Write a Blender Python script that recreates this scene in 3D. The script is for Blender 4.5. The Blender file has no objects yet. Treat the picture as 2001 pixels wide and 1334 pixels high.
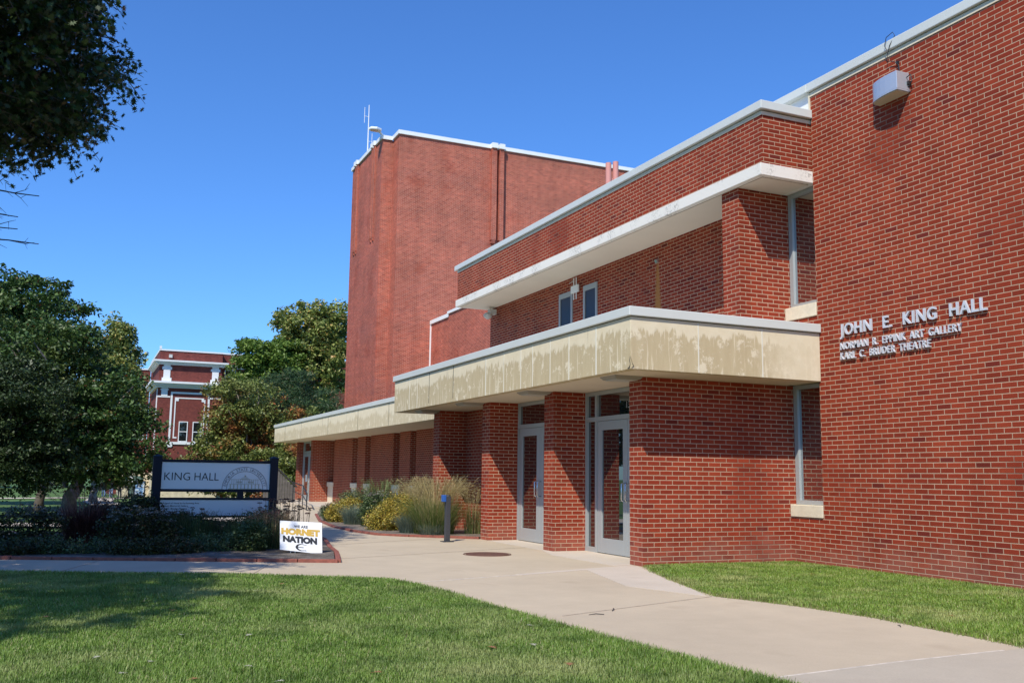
import bpy, math, random
import numpy as np
from mathutils import Vector, Matrix
R = math.radians
random.seed(7)
C = bpy.context.scene
COL = C.collection

# ------------------------------------------------------------------ camera, sky, sun, exposure
cam_d = bpy.data.cameras.new('camera')
cam_d.sensor_width = 36.0
cam_d.lens = 33.513
cam_d.clip_end = 3000
cam_d.clip_start = 0.1
cam = bpy.data.objects.new('camera', cam_d)
COL.objects.link(cam)
PITCH, ROLL, YAW = 0.140720, 0.01288, 0.420585
fwv = Vector((math.cos(PITCH)*math.sin(YAW), math.cos(PITCH)*math.cos(YAW), math.sin(PITCH)))
rtv = Vector((math.cos(YAW), -math.sin(YAW), 0))
upv = rtv.cross(fwv)
r2 = math.cos(ROLL)*rtv + math.sin(ROLL)*upv
u2 = -math.sin(ROLL)*rtv + math.cos(ROLL)*upv
m = Matrix((r2, u2, -fwv)).transposed().to_4x4()
m.translation = Vector((0, 0, 1.34))
cam.matrix_world = m
C.camera = cam

SUN_TO = Vector((-0.4638, -0.4794, 0.7450)).normalized()
SUN_EL = math.asin(SUN_TO.z)
world = bpy.data.worlds.new('World')
C.world = world
world.use_nodes = True
wn = world.node_tree
bg = wn.nodes['Background']
sky = wn.nodes.new('ShaderNodeTexSky')
sky.sky_type = 'NISHITA'
sky.sun_disc = False
sky.sun_elevation = SUN_EL
sky.sun_rotation = math.atan2(SUN_TO.x, SUN_TO.y)
sky.altitude = 400
sky.air_density = 1.15
sky.dust_density = 0.25
sky.ozone_density = 4.0
tint = wn.nodes.new('ShaderNodeMix')
tint.data_type = 'RGBA'; tint.blend_type = 'MULTIPLY'
tint.inputs[0].default_value = 1.0
tint.inputs[7].default_value = (0.50, 0.86, 1.36, 1)      # deep blue of a very clear autumn sky
wn.links.new(sky.outputs[0], tint.inputs[6])
wn.links.new(tint.outputs[2], bg.inputs[0])
bg.inputs[1].default_value = 0.14
sun_d = bpy.data.lights.new('sun', 'SUN')
sun_d.energy = 5.0
sun_d.angle = R(0.53)
sun_d.color = (1.0, 0.94, 0.82)
sun = bpy.data.objects.new('sun', sun_d)
COL.objects.link(sun)
sun.rotation_euler = (-SUN_TO).to_track_quat('-Z', 'Y').to_euler()
sun.location = (-20, -20, 30)
C.view_settings.view_transform = 'Standard'
C.view_settings.look = 'None'
C.view_settings.exposure = 0.0
C.view_settings.gamma = 1.0

# ------------------------------------------------------------------ material helpers
class NT:
    def __init__(s, name):
        s.m = bpy.data.materials.new(name)
        s.m.use_nodes = True
        s.t = s.m.node_tree
        s.b = s.t.nodes['Principled BSDF']
        s.out = s.t.nodes['Material Output']
    def n(s, typ, **kw):
        x = s.t.nodes.new(typ)
        for k, v in kw.items():
            setattr(x, k, v)
        return x
    def l(s, a, b):
        s.t.links.new(a, b)
    def math(s, op, a, b=None, c=None, clamp=False):
        x = s.n('ShaderNodeMath', operation=op)
        x.use_clamp = clamp
        for i, v in enumerate((a, b, c)):
            if v is None: continue
            if isinstance(v, (int, float)): x.inputs[i].default_value = v
            else: s.l(v, x.inputs[i])
        return x.outputs[0]
    def mix(s, f, a, b, blend='MIX'):
        x = s.n('ShaderNodeMix', data_type='RGBA', blend_type=blend)
        for i, v in ((0, f), (6, a), (7, b)):
            if isinstance(v, (int, float)): x.inputs[i].default_value = v
            elif isinstance(v, tuple): x.inputs[i].default_value = v if len(v) == 4 else (*v, 1)
            else: s.l(v, x.inputs[i])
        return x.outputs[2]
    def ramp(s, f, stops, interp='LINEAR'):
        x = s.n('ShaderNodeValToRGB')
        x.color_ramp.interpolation = interp
        e = x.color_ramp.elements
        while len(e) < len(stops): e.new(0.5)
        for q, (p, c) in zip(e, stops):
            q.position = p
            q.color = (*c, 1) if len(c) == 3 else c
        s.l(f, x.inputs[0])
        return x.outputs[0]
    def noise(s, vec, scale, detail=4, rough=0.55, dim='3D'):
        x = s.n('ShaderNodeTexNoise', noise_dimensions=dim)
        x.inputs['Scale'].default_value = scale
        x.inputs['Detail'].default_value = detail
        x.inputs['Roughness'].default_value = rough
        if vec is not None: s.l(vec, x.inputs['Vector'])
        return x.outputs[0]
    def mapr(s, v, a, b, c=0.0, d=1.0, smooth=False):
        x = s.n('ShaderNodeMapRange')
        if smooth: x.interpolation_type = 'SMOOTHSTEP'
        s.l(v, x.inputs[0])
        for i, q in zip((1, 2, 3, 4), (a, b, c, d)): x.inputs[i].default_value = q
        return x.outputs[0]
    def pos(s):
        return s.n('ShaderNodeNewGeometry').outputs['Position']
    def sep(s, v):
        x = s.n('ShaderNodeSeparateXYZ'); s.l(v, x.inputs[0]); return x.outputs
    def comb(s, a, b, c=0.0):
        x = s.n('ShaderNodeCombineXYZ')
        for i, v in enumerate((a, b, c)):
            if isinstance(v, (int, float)): x.inputs[i].default_value = v
            else: s.l(v, x.inputs[i])
        return x.outputs[0]
    def base(s, c):
        if isinstance(c, tuple): s.b.inputs['Base Color'].default_value = (*c, 1)
        else: s.l(c, s.b.inputs['Base Color'])
    def rough(s, v):
        if isinstance(v, (int, float)): s.b.inputs['Roughness'].default_value = v
        else: s.l(v, s.b.inputs['Roughness'])
    def bump(s, h, dist, strength=1.0):
        x = s.n('ShaderNodeBump')
        x.inputs['Distance'].default_value = dist
        x.inputs['Strength'].default_value = strength
        s.l(h, x.inputs['Height'])
        s.l(x.outputs[0], s.b.inputs['Normal'])

def plain(name, col, rough=0.6, metal=0.0, var=0.0, scale=8.0, spec=0.5, bump=0.0):
    t = NT(name)
    t.rough(rough)
    t.b.inputs['Metallic'].default_value = metal
    t.b.inputs['Specular IOR Level'].default_value = spec
    if var:
        nz = t.noise(t.pos(), scale, 5, 0.6)
        f = t.mapr(nz, 0.3, 0.7, 1-var, 1+var)
        x = t.n('ShaderNodeVectorMath', operation='SCALE')
        x.inputs[0].default_value = col
        t.l(f, x.inputs[3])
        t.base(x.outputs[0])
        if bump: t.bump(nz, bump)
    else:
        t.base(col)
    return t.m

def brick_mat(name, w, h, mo, stops, mortar, band=0.0, dark=None, spec=0.12, rust=False, low=True):
    t = NT(name)
    p = t.pos()
    x, y, z = t.sep(p)
    u = t.math('SUBTRACT', x, y)
    vv = t.math('DIVIDE', z, h)
    row = t.math('FLOOR', vv)
    fv = t.math('SUBTRACT', vv, row)
    off = t.math('MULTIPLY', t.math('FLOORED_MODULO', row, 2.0), 0.5)
    cu = t.math('ADD', t.math('DIVIDE', u, w), off)
    colm = t.math('FLOOR', cu)
    fu = t.math('SUBTRACT', cu, colm)
    du = t.math('MULTIPLY', t.math('MINIMUM', fu, t.math('SUBTRACT', 1.0, fu)), w)
    dv = t.math('MULTIPLY', t.math('MINIMUM', fv, t.math('SUBTRACT', 1.0, fv)), h)
    # slightly ragged brick edges
    fine = t.noise(p, 45.0, 3, 0.6)
    d = t.math('ADD', t.math('MINIMUM', du, dv), t.math('MULTIPLY', t.math('SUBTRACT', fine, 0.5), 0.0035))
    mask = t.mapr(d, mo/2-0.0015, mo/2+0.0015, 0, 1)
    wn_ = t.n('ShaderNodeTexWhiteNoise', noise_dimensions='2D')
    t.l(t.comb(colm, row), wn_.inputs['Vector'])
    rnd = wn_.outputs['Value']
    bc = t.ramp(rnd, stops)
    wn2 = t.n('ShaderNodeTexWhiteNoise', noise_dimensions='2D')
    t.l(t.comb(t.math('ADD', colm, 31.7), row), wn2.inputs['Vector'])
    grain = t.noise(p, 130.0, 3, 0.7)
    big = t.noise(t.comb(t.math('MULTIPLY', u, 0.16), t.math('MULTIPLY', z, 0.45 if band else 0.2)), 1.6, 4, 0.6)
    val = t.math('MULTIPLY', t.mapr(grain, 0.25, 0.75, 0.86, 1.14), t.mapr(big, 0.3, 0.7, 0.90-band*0.5, 1.08+band*0.5))
    if band:
        fl = t.noise(t.comb(t.math('MULTIPLY', u, 0.5), t.math('MULTIPLY', z, 5.5), 2.0), 1.0, 4, 0.65)
        val = t.math('MULTIPLY', val, t.mapr(fl, 0.3, 0.7, 0.84, 1.16))
    val = t.math('MULTIPLY', val, t.mapr(wn2.outputs['Value'], 0, 1, 0.90, 1.08))
    sc = t.n('ShaderNodeVectorMath', operation='SCALE')
    t.l(bc, sc.inputs[0]); t.l(val, sc.inputs[3])
    bcol = sc.outputs[0]
    if dark:
        dk = t.noise(t.comb(t.math('MULTIPLY', u, 0.10), t.math('MULTIPLY', z, 0.55), 3.0), 1.0, 3, 0.55)
        f = t.mapr(dk, 0.55, 0.72, 0, 0.3, True)
        bcol = t.mix(f, bcol, dark)
    mn = t.noise(p, 6.0, 4, 0.6)
    mc = t.mix(t.mapr(mn, 0.3, 0.7), tuple(c*0.82 for c in mortar), mortar)
    # a few soot patches in the mortar
    soot = t.mapr(t.noise(p, 0.55, 3, 0.5), 0.56, 0.72, 0, 0.55, True)
    mc = t.mix(soot, mc, (0.10, 0.06, 0.05))
    c = t.mix(mask, mc, bcol)
    # rain streaks, and pale salts and splash dirt near the ground
    sk = t.noise(t.comb(t.math('MULTIPLY', u, 1.3), t.math('MULTIPLY', z, 0.10), 7.0), 1.0, 4, 0.6)
    sv = t.n('ShaderNodeVectorMath', operation='SCALE')
    t.l(c, sv.inputs[0]); t.l(t.mapr(sk, 0.3, 0.72, 1.08, 0.80), sv.inputs[3])
    c = sv.outputs[0]
    if low:
        ln = t.noise(p, 1.8, 5, 0.65)
        lf = t.mapr(t.math('ADD', z, t.math('MULTIPLY', t.math('SUBTRACT', ln, 0.5), 1.5)), 0.0, 0.45, 0.22, 0.0)
        c = t.mix(lf, c, (0.40, 0.25, 0.19))
        sp = t.mapr(t.noise(p, 3.3, 6, 0.75), 0.66, 0.74, 0, 0.35)
        c = t.mix(sp, c, (0.42, 0.22, 0.17))
    if rust:
        yy = t.math('ABSOLUTE', t.math('SUBTRACT', y, 16.78))
        wd_ = t.mapr(z, 5.9, 4.2, 0.03, 0.17)
        ns = t.noise(t.comb(t.math('MULTIPLY', y, 26.0), t.math('MULTIPLY', z, 2.2)), 1.0, 4, 0.6)
        q = t.math('SUBTRACT', wd_, t.math('ADD', yy, t.math('MULTIPLY', t.math('SUBTRACT', ns, 0.5), 0.10)))
        rf = t.math('MULTIPLY', t.mapr(q, -0.05, 0.06, 0, 0.9, True), t.mapr(z, 5.88, 5.80, 0, 1))
        c = t.mix(rf, c, (0.42, 0.19, 0.055))
    t.base(c)
    t.rough(t.mapr(mask, 0, 1, 0.95, 0.72))
    t.b.inputs['Specular IOR Level'].default_value = spec
    hgt = t.math('ADD', mask, t.math('MULTIPLY', grain, 0.25))
    t.bump(hgt, 0.006, 0.8)
    return t.m

BR = [(0.0, (0.165, 0.026, 0.018)), (0.02, (0.21, 0.031, 0.018)), (0.07, (0.255, 0.038, 0.018)), (0.55, (0.285, 0.041, 0.019)), (0.85, (0.308, 0.048, 0.021)), (1.0, (0.325, 0.055, 0.025))]
M_BRICK = brick_mat('red_brick', 0.231, 0.0731, 0.0122, BR, (0.58, 0.385, 0.26))
M_RBRICK = brick_mat('rust_streaked_brick', 0.231, 0.0731, 0.0122, [(0.0, (0.155, 0.022, 0.018)), (0.10, (0.235, 0.032, 0.018)), (0.55, (0.285, 0.041, 0.019)), (1.0, (0.325, 0.055, 0.025))], (0.58, 0.385, 0.26), rust=True)
BRT = [(0.0, (0.31, 0.060, 0.038)), (0.3, (0.39, 0.082, 0.046)), (0.7, (0.43, 0.095, 0.054)), (1.0, (0.48, 0.115, 0.065))]
M_TBRICK = brick_mat('tower_brick', 0.231, 0.0731, 0.0115, BRT, (0.66, 0.42, 0.33), band=0.22, dark=(0.24, 0.075, 0.075), low=False)
BRF = [(0.0, (0.15, 0.04, 0.035)), (0.5, (0.19, 0.046, 0.038)), (1.0, (0.235, 0.06, 0.046))]
M_FBRICK = brick_mat('old_dark_brick', 0.22, 0.075, 0.010, BRF, (0.22, 0.10, 0.085), low=False)

def fascia_mat(name, z0, z1, streak=1.0, stainy=0.5):
    t = NT(name)
    p = t.pos()
    x, y, z = t.sep(p)
    u = t.math('SUBTRACT', x, y)
    t_ = t.mapr(z, z0, z1, 1, 0)                       # 0 at the top edge, 1 at the bottom
    panel = t.noise(t.comb(t.math('MULTIPLY', u, 0.9), 0.0), 1.0, 2, 0.5)
    st = t.noise(t.comb(t.math('MULTIPLY', u, 5.5), t.math('MULTIPLY', z, 0.8)), 1.5, 5, 0.65)
    blot = t.noise(t.comb(t.math('MULTIPLY', u, 1.25), z), 3.4, 8, 0.72)
    spk = t.noise(t.comb(t.math('MULTIPLY', u, 17.0), t.math('MULTIPLY', z, 1.0), 1.0), 1.0, 4, 0.65)
    depth = t.math('ADD', t.math('ADD', t.math('MULTIPLY', st, 0.35), t.math('MULTIPLY', panel, 0.4)), t.math('MULTIPLY', spk, 0.28))
    edge = t.math('SUBTRACT', t_, t.math('MULTIPLY', t.math('SUBTRACT', 0.69, depth), 1.5))
    mask = t.mapr(edge, -0.01, 0.06, 0, 1, True)
    holes = t.mapr(blot, 0.55, 0.60, 1, 0.15)
    drips = t.mapr(t.noise(t.comb(t.math('MULTIPLY', u, 15.0), t.math('MULTIPLY', z, 0.9), 5.0), 1.0, 4, 0.6), 0.57, 0.64, 1, 0.1)
    mask = t.math('MULTIPLY', mask, t.math('MULTIPLY', holes, drips))
    mask = t.math('MULTIPLY', mask, t.mapr(t.math('ADD', u, t.math('MULTIPLY', blot, 0.8)), -2.1, -1.3, 1, 0.12))
    clean = t.mix(t.mapr(blot, 0.3, 0.7), (0.69, 0.59, 0.40), (0.76, 0.665, 0.48))
    stain = t.mix(t.mapr(st, 0.3, 0.7), (0.445, 0.345, 0.19), (0.52, 0.42, 0.245))
    c = t.mix(t.math('MULTIPLY', mask, stainy), clean, stain)
    dirt = t.noise(t.comb(t.math('MULTIPLY', u, 3.0), t.math('MULTIPLY', z, 0.5), 9.0), 1.0, 4, 0.6)
    fd = t.math('MULTIPLY', t.mapr(dirt, 0.62, 0.74, 0, 0.6), t.mapr(t_, 0.0, 0.5, 1, 0))
    c = t.mix(fd, c, (0.16, 0.14, 0.11))
    t.base(c)
    t.rough(0.85)
    t.bump(t.math('ADD', blot, t.math('MULTIPLY', mask, -0.2)), 0.006)
    return t.m
M_FASCIA = fascia_mat('stained_concrete', 2.93, 3.71, 1.0, 0.85)
M_FASCIA2 = fascia_mat('weathered_concrete', 2.6, 3.68, 1.0, 0.6)

def slab_mat():
    t = NT('peeling_white_paint')
    p = t.pos(); x, y, z = t.sep(p)
    u = t.math('SUBTRACT', x, y)
    a = t.noise(t.comb(t.math('MULTIPLY', u, 1.1), z), 1.2, 3, 0.6)
    b = t.noise(p, 24.0, 5, 0.7)
    f = t.math('MULTIPLY', t.mapr(a, 0.5, 0.62, 0, 1), t.mapr(b, 0.5, 0.58, 0, 0.75))
    t.base(t.mix(f, (0.80, 0.76, 0.68), (0.32, 0.30, 0.27)))
    t.rough(0.75)
    t.bump(b, 0.003)
    return t.m
M_SLAB = slab_mat()
M_SOFFIT = plain('soffit_paint', (0.70, 0.61, 0.47), 0.8, var=0.05, scale=1.2)
M_USOFFIT = plain('upper_soffit_paint', (0.74, 0.66, 0.54), 0.8, var=0.04, scale=1.0)
M_GROOVE = plain('groove', (0.30, 0.22, 0.15), 0.9)
M_COPING = plain('coping_metal', (0.62, 0.64, 0.60), 0.42, var=0.04, scale=0.8)
M_TCOP = plain('white_coping', (0.78, 0.80, 0.78), 0.5, var=0.04, scale=1.0)
M_STONE = plain('cream_stone', (0.70, 0.62, 0.46), 0.8, var=0.08, scale=9, bump=0.004)
M_WHITE = plain('white_siding', (0.80, 0.80, 0.78), 0.6)
M_ALU = plain('aluminium_frame', (0.37, 0.39, 0.385), 0.42, metal=0.15)
M_GAP = plain('shadow_gap', (0.03, 0.03, 0.03), 0.9)
M_ROOF = plain('flat_roof', (0.35, 0.34, 0.32), 0.9)
M_JOINT = plain('caulk_joint', (0.72, 0.69, 0.58), 0.8)
M_DJOINT = plain('dark_joint', (0.09, 0.08, 0.06), 0.9)
M_STEEL = plain('pull_steel', (0.68, 0.69, 0.70), 0.25, metal=0.8)

def glass_mat(name, tint=(0.012, 0.014, 0.016), refl=0.25):
    t = NT(name)
    t.base(tint); t.rough(0.02)
    g = t.n('ShaderNodeBsdfGlossy'); g.inputs['Roughness'].default_value = 0.012
    g.inputs['Color'].default_value = (0.93, 0.95, 0.96, 1)
    lw = t.n('ShaderNodeLayerWeight'); lw.inputs['Blend'].default_value = 0.32
    f = t.math('ADD', t.math('MULTIPLY', lw.outputs['Fresnel'], 0.9), refl, clamp=True)
    mx = t.n('ShaderNodeMixShader')
    t.l(f, mx.inputs[0]); t.l(t.b.outputs[0], mx.inputs[1]); t.l(g.outputs[0], mx.inputs[2])
    t.l(mx.outputs[0], t.out.inputs[0])
    return t.m
M_GLASS = glass_mat('dark_glass', refl=0.12)
M_SGLASS = glass_mat('slot_glass', refl=0.5)
M_BGLASS = plain('screened_glass', (0.016, 0.018, 0.030), 0.35)

def leaf_mat(name, stops, transl=0.25, rough=0.5, patch=None, pscale=0.5, plo=0.55, phi=0.65):
    t = NT(name)
    g = t.n('ShaderNodeNewGeometry')
    c = t.ramp(g.outputs['Random Per Island'], stops)
    if patch:
        nz = t.noise(g.outputs['Position'], pscale, 3, 0.6)
        c = t.mix(t.mapr(nz, plo, phi, 0, 0.9), c, t.ramp(g.outputs['Random Per Island'], patch))
    t.base(c); t.rough(rough)
    t.b.inputs['Specular IOR Level'].default_value = 0.4
    tr = t.n('ShaderNodeBsdfTranslucent')
    t.l(c, tr.inputs[0])
    mx = t.n('ShaderNodeMixShader'); mx.inputs[0].default_value = transl
    t.l(t.b.outputs[0], mx.inputs[1]); t.l(tr.outputs[0], mx.inputs[2])
    t.l(mx.outputs[0], t.out.inputs[0])
    return t.m
M_OAK = leaf_mat('oak_leaf', [(0, (0.012, 0.032, 0.008)), (0.6, (0.030, 0.065, 0.014)), (0.93, (0.055, 0.105, 0.022)), (1.0, (0.09, 0.05, 0.02))], 0.14)
M_DARKT = leaf_mat('dark_green_leaf', [(0, (0.023, 0.055, 0.014)), (0.5, (0.052, 0.109, 0.025)), (0.95, (0.098, 0.172, 0.040)), (1.0, (0.184, 0.057, 0.023))], 0.2, patch=[(0, (0.057, 0.103, 0.023)), (1, (0.127, 0.172, 0.040))], pscale=0.3, plo=0.5, phi=0.62)
M_GREYT = leaf_mat('grey_green_leaf', [(0, (0.022, 0.042, 0.014)), (1, (0.060, 0.095, 0.032))], 0.15)
M_SYC = leaf_mat('sycamore_leaf', [(0, (0.105, 0.147, 0.038)), (0.6, (0.251, 0.304, 0.073)), (0.9, (0.419, 0.419, 0.126)), (1.0, (0.524, 0.313, 0.105))], 0.25)
M_LIGHT = leaf_mat('light_green_leaf', [(0, (0.072, 0.132, 0.024)), (0.6, (0.156, 0.252, 0.042)), (1.0, (0.264, 0.360, 0.072))], 0.3)
M_PINE = leaf_mat('pine_needle', [(0, (0.020, 0.048, 0.018)), (0.6, (0.048, 0.105, 0.036)), (0.9, (0.085, 0.15, 0.055)), (1.0, (0.22, 0.13, 0.045))], 0.1)
M_AUT = leaf_mat('autumn_leaf', [(0, (0.086, 0.121, 0.031)), (0.6, (0.172, 0.224, 0.052)), (1.0, (0.276, 0.293, 0.078))], 0.22, patch=[(0, (0.276, 0.078, 0.031)), (0.5, (0.414, 0.129, 0.044)), (1, (0.293, 0.190, 0.052))], pscale=0.32, plo=0.50, phi=0.58)
M_BARK = plain('bark', (0.09, 0.075, 0.06), 0.9, var=0.35, scale=3.0, bump=0.03)
M_PBARK = plain('pale_bark', (0.24, 0.21, 0.17), 0.9, var=0.45, scale=2.2, bump=0.03)
M_TWIG = plain('dead_twig', (0.045, 0.04, 0.035), 0.9)

def grass_mat(name, a, b, c, straw, pscale=0.5):
    t = NT(name)
    g = t.n('ShaderNodeNewGeometry')
    col = t.ramp(g.outputs['Random Per Island'], [(0, a), (0.55, b), (0.9, c), (0.97, straw), (1.0, straw)])
    nz = t.noise(g.outputs['Position'], pscale, 4, 0.6)
    f = t.mapr(nz, 0.50, 0.66, 0, 0.8)
    col = t.mix(f, col, tuple(0.5*q+0.5*s for q, s in zip(c, straw)))
    nz2 = t.noise(g.outputs['Position'], pscale*2.7, 3, 0.6)
    f2 = t.mapr(nz2, 0.50, 0.62, 0, 0.75)
    col = t.mix(f2, col, tuple(q*0.8 for q in a))
    t.base(col); t.rough(0.5)
    tr = t.n('ShaderNodeBsdfTranslucent'); t.l(col, tr.inputs[0])
    mx = t.n('ShaderNodeMixShader'); mx.inputs[0].default_value = 0.3
    t.l(t.b.outputs[0], mx.inputs[1]); t.l(tr.outputs[0], mx.inputs[2])
    t.l(mx.outputs[0], t.out.inputs[0])
    return t.m
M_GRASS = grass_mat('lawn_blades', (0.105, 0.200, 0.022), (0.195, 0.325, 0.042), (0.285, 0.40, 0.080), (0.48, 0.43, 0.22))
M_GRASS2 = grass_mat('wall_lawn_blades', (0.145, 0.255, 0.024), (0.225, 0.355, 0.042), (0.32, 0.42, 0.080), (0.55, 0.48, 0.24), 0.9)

def ground_mat(name, cols, scale=0.4, scale2=14.0, bump=0.01):
    t = NT(name)
    p = t.pos()
    a = t.noise(p, scale, 5, 0.6); b = t.noise(p, scale2, 4, 0.7)
    f = t.math('ADD', t.math('MULTIPLY', a, 0.6), t.math('MULTIPLY', b, 0.4))
    t.base(t.ramp(f, cols)); t.rough(0.9)
    t.bump(b, bump)
    return t.m
M_TERR = ground_mat('far_lawn', [(0.32, (0.045, 0.095, 0.016)), (0.5, (0.075, 0.15, 0.026)), (0.68, (0.12, 0.19, 0.045))], 0.15, 5.0, 0.04)
M_SOIL = ground_mat('lawn_soil', [(0.3, (0.030, 0.050, 0.012)), (0.7, (0.075, 0.10, 0.028))], 1.5, 40)
M_MULCH = ground_mat('mulch', [(0.3, (0.09, 0.07, 0.055)), (0.5, (0.20, 0.16, 0.125)), (0.7, (0.36, 0.30, 0.25))], 3.0, 38.0, 0.03)

def pave_mat(name, c1, c2):
    t = NT(name)
    p = t.pos()
    a = t.noise(p, 0.5, 5, 0.62); b = t.noise(p, 60.0, 4, 0.75)
    s = t.noise(p, 2.2, 6, 0.7)
    c = t.mix(t.mapr(a, 0.3, 0.7), c1, c2)
    k = t.n('ShaderNodeVectorMath', operation='SCALE')
    t.l(c, k.inputs[0]); t.l(t.math('MULTIPLY', t.mapr(b, 0.25, 0.75, 0.90, 1.08), t.mapr(s, 0.25, 0.75, 0.93, 1.05)), k.inputs[3])
    st = t.mapr(t.noise(p, 1.1, 2, 0.5), 0.66, 0.74, 0, 0.25)
    t.base(t.mix(st, k.outputs[0], (0.25, 0.18, 0.12)))
    t.rough(0.88); t.bump(b, 0.0025)
    return t.m
M_PAVE = pave_mat('tan_concrete', (0.455, 0.375, 0.268), (0.53, 0.44, 0.315))
M_PAVE2 = pave_mat('pale_concrete', (0.52, 0.45, 0.36), (0.58, 0.50, 0.41))
M_EDGE = plain('edging_brick', (0.24, 0.075, 0.05), 0.85, var=0.3, scale=14, bump=0.004)

# ------------------------------------------------------------------ mesh helpers
class MB:
    def __init__(s): s.v = []; s.f = []; s.mi = []
    def add(s, V, F, mi=0):
        o = len(s.v); s.v += [tuple(map(float, q)) for q in V]
        for f in F: s.f.append(tuple(i+o for i in f)); s.mi.append(mi)
        return s
    def box(s, x0, x1, y0, y1, z0, z1, mi=0):
        return s.add([(x0,y0,z0),(x1,y0,z0),(x1,y1,z0),(x0,y1,z0),(x0,y0,z1),(x1,y0,z1),(x1,y1,z1),(x0,y1,z1)],
                     [(0,3,2,1),(4,5,6,7),(0,1,5,4),(1,2,6,5),(2,3,7,6),(3,0,4,7)], mi)
    def prism(s, pts, z0, z1, mi=0):
        """pts: counter-clockwise (x, y) outline"""
        n = len(pts)
        V = [(x, y, z0) for x, y in pts] + [(x, y, z1) for x, y in pts]
        F = [tuple(range(n))[::-1], tuple(range(n, 2*n))] + [(i, (i+1) % n, n+(i+1) % n, n+i) for i in range(n)]
        return s.add(V, F, mi)
    def prismx(s, pts, x0, x1, mi=0):
        """pts: outline in (y, z), pushed along x"""
        n = len(pts)
        V = [(x0, y, z) for y, z in pts] + [(x1, y, z) for y, z in pts]
        F = [tuple(range(n))[::-1], tuple(range(n, 2*n))] + [(i, (i+1) % n, n+(i+1) % n, n+i) for i in range(n)]
        return s.add(V, F, mi)
    def prismy(s, pts, y0, y1, mi=0):
        n = len(pts)
        V = [(x, y0, z) for x, z in pts] + [(x, y1, z) for x, z in pts]
        F = [tuple(range(n)), tuple(range(n, 2*n))[::-1]] + [(i, n+i, n+(i+1) % n, (i+1) % n) for i in range(n)]
        return s.add(V, F, mi)
    def tube(s, pts, rad, n=8, mi=0, cap=True):
        pts = [Vector(p) for p in pts]
        if not isinstance(rad, (list, tuple)): rad = [rad]*len(pts)
        V = []; F = []
        pu = None
        for i, p in enumerate(pts):
            d = (pts[min(i+1, len(pts)-1)] - pts[max(i-1, 0)])
            if d.length < 1e-9: d = Vector((0, 0, 1))
            d.normalize()
            if pu is None:
                a = Vector((0, 0, 1)) if abs(d.z) < 0.9 else Vector((1, 0, 0))
                pu = d.cross(a).normalized()
            pu = (pu - d*pu.dot(d)).normalized()
            w = d.cross(pu)
            for k in range(n):
                t = 2*math.pi*k/n
                V.append(p + rad[i]*(math.cos(t)*pu + math.sin(t)*w))
        for i in range(len(pts)-1):
            for k in range(n):
                F.append((i*n+k, i*n+(k+1) % n, (i+1)*n+(k+1) % n, (i+1)*n+k))
        if cap:
            F.append(tuple(range(n))[::-1]); F.append(tuple(range((len(pts)-1)*n, len(pts)*n)))
        return s.add(V, F, mi)

def wloc(o):
    v = Vector((0, 0, 0))
    while o is not None:
        v += o.location; o = o.parent
    return v

def tag(o, label=None, cat=None, group=None, kind=None):
    if label: o['label'] = label
    if cat: o['category'] = cat
    if group: o['group'] = group
    if kind: o['kind'] = kind
    return o

def thing(name, label, cat, loc=(0, 0, 0), group=None):
    o = bpy.data.objects.new(name, None)
    o.empty_display_size = 0.2
    COL.objects.link(o); o.location = loc
    return tag(o, label, cat, group, 'thing')

def link_mesh(name, me, mats, parent=None, loc=(0, 0, 0), smooth=False):
    for mt in (mats if isinstance(mats, (list, tuple)) else [mats]): me.materials.append(mt)
    o = bpy.data.objects.new(name, me); COL.objects.link(o)
    o.location = loc
    if parent is not None: o.parent = parent
    if smooth:
        me.polygons.foreach_set('use_smooth', np.ones(len(me.polygons), dtype=bool))
    return o

def part(name, mb, mats, parent=None, loc=None, bevel=0.0, smooth=False):
    """mesh given in world coordinates; linked under its parent (or at loc when top-level)"""
    off = wloc(parent) if parent is not None else Vector(loc or (0, 0, 0))
    me = bpy.data.meshes.new(name)
    me.from_pydata([(x-off.x, y-off.y, z-off.z) for x, y, z in mb.v], [], mb.f)
    if any(mb.mi): me.polygons.foreach_set('material_index', mb.mi)
    me.update()
    o = link_mesh(name, me, mats, parent, (0, 0, 0) if parent is not None else off, smooth)
    if bevel:
        b = o.modifiers.new('bevel', 'BEVEL'); b.width = bevel; b.segments = 2; b.limit_method = 'ANGLE'
    return o

def np_mesh(name, V, poly_sizes, mats, parent=None, loc=(0, 0, 0), idx=None):
    """V (n,3) local coordinates, polygons of poly_sizes consecutive vertices (or idx)"""
    me = bpy.data.meshes.new(name)
    V = np.asarray(V, dtype=np.float32)
    me.vertices.add(len(V)); me.vertices.foreach_set('co', V.ravel())
    ps = np.asarray(poly_sizes, dtype=np.int32)
    if idx is None: idx = np.arange(ps.sum(), dtype=np.int32)
    me.loops.add(len(idx)); me.loops.foreach_set('vertex_index', np.asarray(idx, dtype=np.int32))
    me.polygons.add(len(ps))
    st = np.concatenate(([0], np.cumsum(ps)[:-1])).astype(np.int32)
    me.polygons.foreach_set('loop_start', st)
    me.update(calc_edges=True)
    return link_mesh(name, me, mats, parent, loc)

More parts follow.
